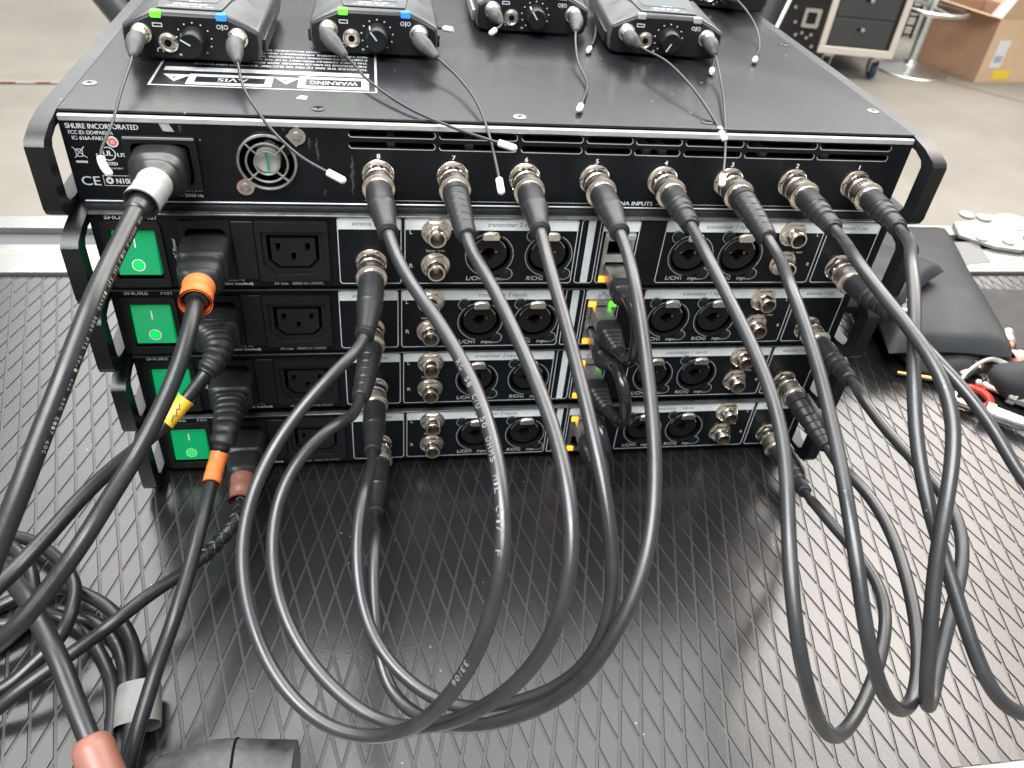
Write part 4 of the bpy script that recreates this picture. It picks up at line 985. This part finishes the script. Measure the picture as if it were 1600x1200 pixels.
# big rubber connector at the bottom edge
t = thing('rubber_connector', 'large black rubber connector with a seam lying at the bottom edge of the mat', 'connector', (-110, -205, 8))
m = MB(); m.sweep(resample([Vector((-42, -4, -4)), Vector((0, 2, 4)), Vector((34, 0, 4))], 1.2), lambda d, L: ((7 + 11 * min(1, d / 22) ** .6) * (1 - .12 * max(0, d - 50) / 30), (6 + 10 * min(1, d / 22) ** .6), .35), 36)
obj('shell', m, mat('dusty_rubber', (0.05, 0.052, 0.052), .42, spec=.5, var=.8, vscale=45, rvar=.12, bump=.4, bscale=200, specks=.4), t, smooth=45)
m = MB(); m.sweep([Vector((8, 1.6, 4)), Vector((9.2, 1.6, 4))], lambda d, L: (18.2, 16.2, .35), 36); obj('seam_ring', m, M_hole, t)

# ------------------------------------------------------------------ body-pack receivers lying on the lid
def antenna_parts(parent, P0, path, tiplen=8.5, name=None):
    """connector at P0 (pointing -y), grey boot, wire, white tip; path in the parent's space"""
    x, y, z = P0
    m = MB(); m.lathe([(0, 5.2), (1.5, 5.2), (1.7, 4.7), (2.2, 4.3)], (x, y, z), n=28); m.lathe([(2.2, 4.5), (7.0, 4.5), (7.2, 4.2), (9.6, 4.1)], (x, y, z), n=40, knurl=(0, 1))
    obj('antenna_connector', m, M_nickel, parent)
    full = relax(resample(crom([Vector(P0), Vector(P0) + Vector((0, -9, 0)), Vector(P0) + Vector((0, -13, 0))] + path, .8), .8), 14)
    L = plen(full)
    bl = min(30.0, plen(relax(resample(crom([Vector(P0), Vector(P0) + Vector((0, -9, 0)), Vector(P0) + Vector((0, -13, 0)), path[0]], .8), .8), 5)))
    prof = profile((0, 4.0), (3, 4.5), ((bl - 9) * .5, 4.3), (bl - 10.2, 1.9), (bl - 9.6, 1.8), (bl - 9.3, .9))
    m = MB(); m.sweep(cutpath(full, 9.2, bl + .2), prof, 22); obj('antenna_boot', m, M_greyboot, parent, smooth=50)
    m = MB(); m.sweep(cutpath(full, bl - 1, L - 3), lambda d, L: (.72, .72, 0), 10); obj('antenna_wire', m, M_wire, parent, smooth=60)
    m = MB(); m.sweep(resample(cutpath(full, L - tiplen, L), .6), lambda d, L: ((1.75 if d < L - 1.6 else 1.75 * math.sqrt(max(.05, 1 - ((d - L + 1.6) / 1.62) ** 2))), (1.75 if d < L - 1.6 else 1.75 * math.sqrt(max(.05, 1 - ((d - L + 1.6) / 1.62) ** 2))), 0), 16)
    obj('antenna_tip', m, M_tip, parent, smooth=60)

LABK = {1: 'body-pack receiver at left, green and blue lamps lit, knob mark pointing up and left', 2: 'second body-pack receiver from the left, green and blue lamps lit, long mark down its knob',
        3: 'receiver cut by the top edge, white antenna tip poking straight out', 4: 'body-pack receiver at right with its lamps off and knob mark pointing down',
        5: 'receiver cut off by the top edge near the lid\'s right side, casting a round shadow'}
KN = {1: 150, 2: 128, 3: 125, 4: -118, 5: 200}
for k, (a, b_) in PACK.items():
    A, B2 = Vector(a), Vector(b_)
    mid = (A + B2) / 2; wd = (B2 - A).length; ang = math.atan2(B2.y - A.y, B2.x - A.x)
    t = thing('bodypack_receiver', LABK[k], 'receiver', (mid.x, mid.y, 231.4), 'body-pack receivers on the lid', ang)
    hw = wd / 2; sc = 1.0
    H = 24.5
    face = [(-hw + 1.5, 1.5), (-hw, 9), (-hw + .5, 16.5), (-hw + 6, 19.5), (-hw + 17, H), (hw - 17, H), (hw - 6, 19.5), (hw - .5, 16.5), (hw, 9), (hw - 1.5, 1.5), (hw - 5, .3), (-hw + 5, .3)]
    m = MB(); m.prism(face, 2.2, 98); obj('shell', m, M_body, t, bevel=1.6, seg=3)
    fin = [(x * .965, 1.2 + (z - 1) * .93) for x, z in face]
    m = MB(); m.prism(fin, 0, 2.4); obj('top_panel', m, M_plastic, t, bevel=.8)
    # raised display bezel and lcd
    m = MB(); m.prism([(-hw + 19, 5), (hw - 19, 5), (hw - 15, 46), (-hw + 15, 46)], H + .05, H + 1.2, 'xy'); obj('display_bezel', m, M_body, t, bevel=.5)
    m = MB(); m.prism([(-hw + 23, 16), (hw - 23, 16), (hw - 20, 42), (-hw + 20, 42)], H + 1.25, H + 1.5, 'xy'); o = obj('display', m, M_lcd, t)
    m = MB(); text(m, "SHURE", (8, 13.0, H + 1.3), 2.7, right=(-1, 0, 0), upd=(0, -1, 0), width=17, bold=.15); text(m, "P10R", (4, 17.5, H + 1.56), 2, right=(-1, 0, 0), upd=(0, -1, 0)); text(m, "G7  470-542 MHz", (12, 8.2, H + 1.3), 1.6, right=(-1, 0, 0), upd=(0, -1, 0), width=24)
    obj('lettering', m, M_white, t, smooth=None)
    m = MB(); m.box(-hw + 3, hw - 3, 46.5, 47.2, H - .6, H + .25); obj('door_seam', m, M_hole, t)
    m = MB(); m.box(-1.6, 1.6, 0, 40, -.9, -.1)
    for q0, q1 in ((hw - .6, hw + 1.4), (-hw - 1.4, -hw + .6)):
        m = MB(); m.box(q0, q1, 8, 58, 4, 11); obj('belt_clip', m, M_steel if k == 3 else M_case, t, bevel=.6)
    m = MB(); m.box(-14, 14, 20, 80, -1.3, .4); obj('clip_plate', m, M_case, t, bevel=.4)
    for sx, mm in ((-hw + 16.6, M_ledg), (hw - 21.4, M_ledb)):
        lit = k in (1, 2)
        m = MB(); m.box(sx, sx + 5.2, -.8, 3.2, H - 3.2, H + .3); obj('status_lamp', m, mm if lit else M_ledoff, t, bevel=.5)
        if lit:
            pass
    # headphone socket, knob
    m = MB(); m.lathe([(0, 5.0), (.9, 5.0), (1.2, 4.3), (.6, 3.2), (1.6, 2.9), (1.6, 1.9)], (-hw + 23.5, 0, 9.2), n=32); o = obj('headphone_socket', m, M_nickel, t)
    m = MB(); m.disc((-hw + 23.5, -1.2, 9.2), 1.85, n=20, h=.6); obj('bore', m, M_hole, o)
    kx, kz = 1.5, 11.0
    m = MB(); m.lathe([(0, 7.0), (1, 7.0), (1.2, 6.7), (9.5, 6.1), (10.3, 5.6)], (kx, 0, kz), n=48, knurl=(2,)); o = obj('volume_knob', m, M_plastic, t)
    an = math.radians(KN[k]); c, s_ = math.cos(an), math.sin(an)
    m = MB(); m.add([(kx + c * r - s_ * w, y_, kz + s_ * r + c * w) for r, w, y_ in ((.2, -.4, -10.4), (5.6, -.4, -10.4), (5.6, .4, -10.4), (.2, .4, -10.4))], [(0, 1, 2, 3)])
    m.add([(kx + c * r - s_ * w, y_, kz + s_ * r + c * w) for r, w, y_ in ((5.75, -.4, -10.2), (6.95, -.4, -1.2), (6.95, .4, -1.2), (5.75, .4, -10.2))], [(0, 1, 2, 3)])
    obj('knob_mark', m, bpy.data.materials.get('knob_mark_blue') or mat('knob_mark_blue', (0.50, 0.62, 0.66), .5), o, smooth=None)
    m = MB()
    for q in range(11):
        aa = math.radians(-140 + q * 28 + 90 - 0); m.disc((kx + 8.9 * math.cos(aa), -.02, kz + .3 + 8.4 * math.sin(aa)), .42, n=10, h=.05) if -62 < math.degrees(aa) < 242 else None
    text(m, "o", (kx - 8.8, -.06, 2.6), 1.8, bold=.08)
    line(m, [(-hw + 17, 18.6), (-hw + 21.5, 18.6), (-hw + 21.5, 17.0), (-hw + 17, 17.0)], .45, -.06, True)
    for q in (-1.8, 1.8): ring(m, hw - 18.8 + q, 18.3, .8, 1.15, -.06, 12)
    line(m, [(hw - 18.8, 16.9), (hw - 18.8, 19.4)], .5, -.06)
    ring(m, -hw + 18.6, 4.8, 1.2, 1.65, -.06, 16, -30, 210)
    obj('panel_print', m, M_white, t, smooth=None)
    R = Matrix.Rotation(-ang, 3, 'Z'); Oc = Vector((mid.x, mid.y, 231.4))
    loc_ = lambda P: [R @ (Vector(p) - Oc) for p in P]
    for side, sx in (('a', -hw + 10.8), ('b', hw - 11.2)):
        key = str(k) + side if str(k) + side in ANT else (str(k) if side == 'a' and str(k) in ANT and False else None)
        if k == 5:
            if side == 'b': antenna_parts(t, (4, 0, 13.4), loc_(ANT['5']), 7)
            continue
        antenna_parts(t, (sx, 0, 13.4), loc_(ANT[key]), 9.5 if k in (1, 2, 4) else 7.5)

LX = {'x1': 'thin black antenna with white tip curving down between the third and fourth receivers', 'x2': 'white antenna tip sticking out sideways behind the second receiver', 'x3': 'white antenna tip showing under the right corner of the unlit receiver'}
for k, lab in LX.items():
    P = ANT[k]; O = Vector(P[-1]); t = thing('loose_antenna', lab, 'antenna', P[-1], 'antennas of receivers beyond the frame')
    full = relax(resample(crom([Vector(p) - O for p in P], .8), .8), 10); L = plen(full)
    m = MB(); m.sweep(cutpath(full, 0, L - 3), lambda d, L: (.72, .72, 0), 10); obj('antenna_wire', m, M_wire, t)
    m = MB(); m.sweep(resample(cutpath(full, L - 7.5, L), .6), lambda d, L: (1.75, 1.75, 0) if .8 < d < L - .8 else (1.2, 1.2, 0), 16); obj('antenna_tip', m, M_tip, t, smooth=60)

# ------------------------------------------------------------------ leather pouches and clutter at the right of the stack
M_leather = mat("black_soft_pouch", (0.020, 0.022, 0.024), 0.5, spec=0.2, var=0.2, vscale=30, bump=0.35, bscale=160, rvar=0.06)
def pillow(name, q, z0, th, label, cat, m_=M_leather, puff=.35, tilt=(0, 0, 0, 0)):
    cx = sum(p[0] for p in q) / 4; cy = sum(p[1] for p in q) / 4; n = 26; mb = MB()
    for sgn in (1, -1):
        vs = []
        for i in range(n + 1):
            for j_ in range(n + 1):
                u, v = i / n, j_ / n
                uu, vv = 2 * u - 1, 2 * v - 1
                pin = 0.028 * (1 - uu * uu) * vv, 0.028 * (1 - vv * vv) * uu
                u2, v2 = u - pin[1] * .8, v - pin[0] * .8
                x = (q[0][0] * (1 - u2) + q[1][0] * u2) * (1 - v2) + (q[3][0] * (1 - u2) + q[2][0] * u2) * v2
                y = (q[0][1] * (1 - u2) + q[1][1] * u2) * (1 - v2) + (q[3][1] * (1 - u2) + q[2][1] * u2) * v2
                zt = (tilt[0] * (1 - u) + tilt[1] * u) * (1 - v) + (tilt[3] * (1 - u) + tilt[2] * u) * v
                e = ((1 - abs(uu) ** 5) * (1 - abs(vv) ** 5)) ** puff
                wv = .9 * math.sin(u * 9 + v * 4) * e + .5 * math.sin(v * 17 - u * 5) * e
                vs.append((x - cx, y - cy, th / 2 + sgn * (th / 2) * e + zt + (wv if sgn > 0 else 0)))
        mb.add(vs, [(i * (n + 1) + j_, (i + 1) * (n + 1) + j_, (i + 1) * (n + 1) + j_ + 1, i * (n + 1) + j_ + 1) for i in range(n) for j_ in range(n)])
    o = obj(name, mb, m_, loc=(cx, cy, z0), smooth=70)
    return tag(o, label, cat)
pillow('soft_pouch', [(376, 88), (487, 78), (560, 302), (440, 300)], TZ + 10, 30, 'large black soft leather-like pouch lying flat at the right of the stack', 'pouch', puff=.42)
pillow('soft_pouch', [(290, 120), (392, 118), (470, 176), (372, 266)], TZ + 36, 26, 'small black cushion-like pouch with pinched corner, lying on the larger pouch', 'pouch')
pillow('soft_pouch', [(478, 108), (660, 92), (680, 208), (520, 222)], TZ, 9, 'flat dark cloth bag lying beyond the large pouch at the right edge', 'bag', mat("dark_cloth", (0.03, 0.027, 0.027), .8, var=.3, vscale=60, bump=.5, bscale=600))
m = MB(); m.prism([(0, 0), (46, 8), (58, 52), (10, 50)], 0, 4, 'xy')
tag(obj('folded_strap', m, mat('grey_strap', (0.10, 0.10, 0.10), .45), loc=(560, 262, TZ), bevel=.8), 'folded grey strap between the pouch and the aluminium edge', 'strap')
m = MB(); m.box(0, 24, 0, 16, 0, 10); m.box(3, 20, -8, -.2, 0, 5)
tag(obj('metal_buckle', m, M_alu, loc=(392, 128, TZ + 40), bevel=1.5), 'small bright metal buckle glimpsed behind the right rear handles', 'buckle')
# clip, jack plugs and cloth
t = thing('red_carabiner', 'red carabiner clip lying on the mat below the large pouch', 'carabiner', (438, 58, TZ))
m = MB(); pts = [Vector((x, y, 4.2)) for x, y in ((-14, 6), (-17, -4), (-9, -14), (6, -16), (16, -9), (15, 5), (5, 9), (-6, 9), (-14, 6))]
m.sweep(relax(resample(crom(pts, 1), 1), 4), lambda d, L: (3.2, 3.0, .3), 16); obj('frame', m, mat("red_anodised", (0.40, 0.045, 0.03), .38, spec=.5, metal=.2), t, smooth=60)
m = MB(); m.sweep([Vector((-46, 30, 5)), Vector((-10, 14, 7)), Vector((0, 10, 7))], lambda d, L: (2.0, 2.0, 0), 12); obj('pin', m, M_gold, t)
def jack_plug(name, loc, d, label):
    t = thing(name, label, 'plug', loc, 'audio plugs in the clutter at right'); d = Vector(d).normalized()
    m = MB(); m.lathe([(0, 7.5), (1, 8), (6, 8), (7, 6.2), (26, 5.6), (40, 4.4), (42, 3)], (0, 0, 0), d, 28); obj('shell', m, M_steel, t)
    m = MB(); m.lathe([(-26, .5), (-25, 2.2), (-22, 3.0), (-20, 2.2), (-18.5, 3.1), (-1, 3.1)], (0, 0, 0), d, 20); obj('tip', m, M_nickel, t)
    m = MB(); m.sweep(relax(resample(crom([d * 40, d * 60, d * 75 + Vector((4, -12, 0)), d * 84 + Vector((14, -40, -2))], 1), 1.5), 6), lambda q, L: (2.8, 2.8, 0), 14); obj('lead', m, M_jacket2, t)
jack_plug('jack_plug', (436, 34, TZ + 8), (.8, -.62, 0), 'silver jack plug with black lead lowest in the clutter at right')
jack_plug('jack_plug', (470, 52, TZ + 9), (.75, -.66, 0), 'silver jack plug beside the dark cloth roll at the right edge')
t = thing('connector_bundle', 'bundle of brass and steel connectors with a pale cable tie under the large pouch', 'connector', (452, 78, TZ))
for x, y, z, dd, mm, r, l in ((4, 6, 12, (.8, .6, .1), M_nickel, 7, 18), (24, 18, 14, (.3, 1, 0), M_gold, 6, 20), (-12, -2, 8, (1, .4, .2), M_steel, 5, 22), (38, 8, 16, (1, .2, .1), mat("salmon_tag", (0.62, .33, .24), .5), 9, 14), (10, -8, 7, (.9, -.3, 0), M_steel, 4, 16), (48, 26, 18, (.6, .8, 0), M_nickel, 7, 24)):
    m = MB(); m.lathe([(0, r * .7), (1, r), (l * .4, r), (l * .45, r * .8), (l, r * .75), (l + 1, r * .4)], (x, y, z), dd, 24); obj('connector', m, mm, t)
m = MB(); m.sweep(relax(resample(crom([Vector(p) for p in ((-30, -26, 6), (-14, -8, 12), (4, 2, 18), (20, 6, 20), (34, 2, 16))], 1), 1), 5), lambda d, L: (1.1, 2.4, .6), 12); obj('cable_tie', m, M_tip, t)
M_cloth = mat("black_cloth", (0.018, 0.018, 0.02), .75, var=.3, vscale=60, bump=.5, bscale=500)
def lump(name, loc, r, label, cat, seed):
    rnd = random.Random(seed); m = MB(); prof = []
    n, k_ = 28, 18; vs = []; ph = [rnd.uniform(0, 6) for _ in range(6)]
    for i in range(k_ + 1):
        th = math.pi * i / k_
        for j_ in range(n):
            a = 2 * math.pi * j_ / n
            f = 1 + .10 * math.sin(2 * a + ph[0]) * math.sin(th) + .07 * math.sin(3 * a + ph[1] + th * 2) + .04 * math.sin(5 * th + ph[2])
            vs.append((r[0] * f * math.sin(th) * math.cos(a), r[1] * f * math.sin(th) * math.sin(a), max(-r[2], r[2] * f * math.cos(th))))
    m.add(vs, [(i * n + j_, i * n + (j_ + 1) % n, (i + 1) * n + (j_ + 1) % n, (i + 1) * n + j_) for i in range(k_) for j_ in range(n)])
    return tag(obj(name, m, M_cloth, loc=loc, smooth=60), label, cat)
lump('cloth_roll', (492, 58, TZ + 17), (34, 22, 17), 'rolled black cloth bag at the right edge between the plugs', 'cloth', 3)
lump('cloth_roll', (440, 96, TZ + 10), (40, 18, 11), 'crumpled black cloth tucked under the large pouch beside the carabiner', 'cloth', 5)

# ------------------------------------------------------------------ things standing on the hall floor
Z = -850
def beam(mb, a, b_, w):
    mb.sweep([Vector(a), Vector(b_)], lambda d, L: (w, w, 1), 8)
t = thing('drawer_case', 'black road case with two drawers, pale aluminium frame and castors on the floor', 'road case', (2466, 3622, Z), rotz=math.radians(-8.7))
W_, D_, Hc = 398, 560, 900
b = MB(); b.box(-W_ / 2, W_ / 2, 0, D_, 130, Hc); obj('body', b, M_case, t, bevel=3)
M_frame = mat("pale_aluminium_frame", (0.72, 0.68, 0.60), .4, metal=.4, spec=.6)
for nm, x0, x1, z0, z1 in (('frame_rail', -W_ / 2 - 4, W_ / 2 + 4, 122, 160), ('frame_post', -W_ / 2 - 4, -W_ / 2 + 30, 160.5, Hc), ('frame_post', W_ / 2 - 30, W_ / 2 + 4, 160.5, Hc)):
    b = MB(); b.box(x0, x1, -6, 26, z0, z1); obj(nm, b, M_frame, t, bevel=3)
for k in range(5):
    b = MB(); z0 = 166 + k * 140; b.box(-W_ / 2 + 36, W_ / 2 - 52, -2, 8, z0, z0 + 134); o = obj('drawer', b, mat("drawer_front", (0.045, 0.045, 0.048), .5, var=.1), t, bevel=3)
    b = MB(); b.lathe([(0, 10), (5, 10), (7, 7)], (-2, -2, z0 + 84), n=24); obj('drawer_lock', b, M_steel, o)
    b = MB(); b.box(-36, -14, -6, -2.2, z0 + 80, z0 + 90); obj('drawer_catch', b, M_hole, o, bevel=2)
for x in (-W_ / 2 + 75, W_ / 2 - 55):
    b = MB(); b.lathe([(-14, 34), (-12, 40), (12, 40), (14, 34)], (x, 60, 42), (1, 0, .0), 28); o = obj('castor', b, mat("blue_castor", (0.02, 0.04, 0.07), .4), t)
    b = MB(); b.box(x - 26, x + 26, 20, 100, 104, 118); b.box(x - 26, x - 20, 40, 84, 40, 104); b.box(x + 20, x + 26, 40, 84, 40, 104); obj('castor_fork', b, M_steel, o)
t = thing('equipment_rack', 'open dark rack case with a silver-framed module beside the drawer case', 'road case', (2047, 3684, Z), rotz=math.radians(-8.5))
b = MB(); b.box(-260, 215, 0, 500, 60, 900); obj('body', b, M_inside, t, bevel=4)
b = MB(); holed(b, rpoly(92, 180, 240, 332, 8), [rpoly(110, 160, 258, 314, 5)], -14, -2); obj('silver_module', b, M_steel, t, bevel=3)
b = MB(); b.box(-300, -262, -10, 20, 60, 900); obj('frame_post', b, M_frame, t, bevel=3)
for x, z in ((196, 400), (180, 150), (60, 260), (80, 200), (140, 190), (110, 212), (160, 206), (40, 330)):
    b = MB(); b.lathe([(0, 9), (6, 8)], (x, -2, z), n=16); obj('rack_screw', b, M_steel, t)
t = thing('round_base_stool', 'chrome stool or table stand with a round base and curved foot ring', 'stool', (2960, 3840, Z))
b = MB(); b.lathe([(0, 205), (6, 206), (12, 200), (22, 120), (40, 45), (60, 36)], (0, 0, 0), (0, 0, 1), 48); obj('round_base', b, M_steel, t)
b = MB(); b.lathe([(60, 27), (900, 25)], (0, 0, 0), (0, 0, 1), 28); obj('column', b, M_alu, t)
b = MB(); b.sweep([Vector((190 * math.cos(a), 190 * math.sin(a), 330)) for a in [2 * math.pi * k / 40 for k in range(41)]], lambda d, L: (13, 13, 0), 12); b.sweep([Vector((0, -190, 330)), Vector((0, 190, 330))], lambda d, L: (9, 9, 0), 10); obj('foot_ring', b, M_steel, t)
t = thing('wire_crate', 'dark plastic crate with open grid sides behind the stool', 'crate', (3130, 4550, Z), rotz=-.15)
b = MB()
for k in range(9): b.box(-260 + k * 62, -248 + k * 62, 0, 12, 0, 300)
for k in range(6): b.box(-260, 250, 2, 10, 12 + k * 55, 22 + k * 55)
obj('grid_side', b, M_inside, t)
b = MB(); b.box(-255, 245, 160, 200, 0, 300); obj('back_panel', b, M_plastic, t)
t = thing('cardboard_box', 'open brown cardboard box with yellow labels at the top right', 'box', (3262, 3662, Z))
M_card = mat("brown_cardboard", (0.40, 0.235, 0.145), .75, var=.08, vscale=6); M_card2 = mat("lit_cardboard", (0.62, 0.44, 0.28), .75, var=.06, vscale=6)  # second, lighter copy: light on the front side painted into its colour
A, Bc, Cc = Vector((0, 0)), Vector((-135, 420)), Vector((350, 38)); Dc = Bc + Cc
hh = 330
def wall(nm, p, q, th, z0, z1, m_):
    d = (q - p).normalized(); nrm = Vector((-d.y, d.x)) * th; b = MB(); b.prism([tuple(p), tuple(q), tuple(q + nrm), tuple(p + nrm)], z0, z1, 'xy'); return obj(nm, b, m_, t, bevel=1)
wall('front_side', A, Cc, 5, 0, hh, M_card2); wall('left_side', Bc, A + (Bc - A).normalized() * 6, 5, 0, hh, M_card); wall('back_side', Dc, Bc + (Dc - Bc).normalized() * 6, 5, 0, hh, M_card); wall('right_side', Cc + (Dc - Cc).normalized() * 6, Dc - (Dc - Cc).normalized() * 6, 5, 0, hh, M_card)
def flap(p, q, out, rise, m_):
    b = MB(); P, Q = Vector((p.x, p.y, hh + 1)), Vector((q.x, q.y, hh + 1)); v = Vector((out[0], out[1], rise)); n_ = (Q - P).cross(v).normalized() * 4
    b.add([P, Q, Q + v, P + v, P + n_, Q + n_, Q + v + n_, P + v + n_], [(0, 1, 2, 3), (7, 6, 5, 4), (0, 4, 5, 1), (1, 5, 6, 2), (2, 6, 7, 3), (3, 7, 4, 0)]); return obj('flap', b, m_, t)
flap(A, Bc, (-150, -70), 30, M_card2); flap(Cc, A, (20, -60), 170, M_card2); flap(Dc, Cc, (150, 20), 60, M_card)
def sticker(nm, u0, u1, z0, z1, m_):
    d = Cc.normalized(); nn = Vector((d.y, -d.x)) * 1.5; b = MB()
    b.add([(d * u + nn).to_tuple() + (z,) for u, z in ((u0, z0), (u1, z0), (u1, z1), (u0, z1))], [(0, 1, 2, 3)]); return obj(nm, b, m_, t, smooth=None)
M_yl = mat("yellow_label", (0.80, 0.58, 0.05), .6)
sticker('yellow_label', 190, 345, 235, 315, M_yl); sticker('yellow_label', 100, 215, 18, 70, M_yl); sticker('white_label', 52, 128, 80, 225, M_white)
b = MB(); text(b, "||||||||||||", (66, 3, 120), 26, right=(.993, .108, 0), width=48)
obj('label_print', b, M_dark_ink, t, smooth=None)
b = MB(); b.sweep(relax(resample([Vector((60, 120, 250)), Vector((160, 170, 360)), Vector((280, 220, 330))], 8), 8), lambda d, L: (55, 40, .2), 16); tag(obj('pink_packing', b, mat("pink_wrap", (0.75, 0.42, 0.42), .5), loc=(3262, 3662, Z)), 'pink wrapping sticking out of the open cardboard box', 'packing')
# dark tubes of stands beyond the table
for a, b_, r, lab in (((-700, 1750, -87), (-312, 973, -134), 27, 'thick black tube of a stand leaning behind the lid at upper left'),
                      ((-670, 1800, -99), (-275, 1028, -134), 17, 'thinner black tube right of the thick one at upper left'),
                      ((845, 1463, -193), (998, 1655, 83), 24, 'black tube beside the pale pole beyond the lid at upper right'),
                      ((903, 1677, -234), (1053, 1869, 36), 22, 'black tube nearest the receivers beyond the lid at upper right'),
                      ((785, 1280, -112), (914, 1424, 98), 4, 'thin pale pole between the black tubes and the road cases')):
    t = thing('stand_tube', lab, 'stand', a, 'stand tubes beyond the table'); b = MB(); d_ = Vector(b_) - Vector(a)
    b.sweep([Vector((0, 0, 0)), d_], lambda d, L, r=r: (r, r, 0), 24); obj('tube', b, M_plastic if r > 5 else M_frame, t)
    b = MB(); b.lathe([(-2, r * 1.15), (30, r * 1.12)], (0, 0, 0), d_, 20); obj('end_cap', b, M_rubber, t)

for o in scene.objects:
    if o.type == 'MESH' and o.parent and o.name.split('.')[0] in ('lettering', 'band_lettering', 'panel_outline', 'pale_rim', 'circuit_part', 'panel_print', 'slot_edge', 'warning_print', 'warning_ink',
            'cable_print', 'braid', 'grid_side', 'label_print', 'sticker_print', 'hub_print', 'grip_ridge', 'red_stripe', 'floor_joint', 'switch_mark', 'torn_seam', 'knob_mark', 'contact'):
        o['kind'] = 'stuff'
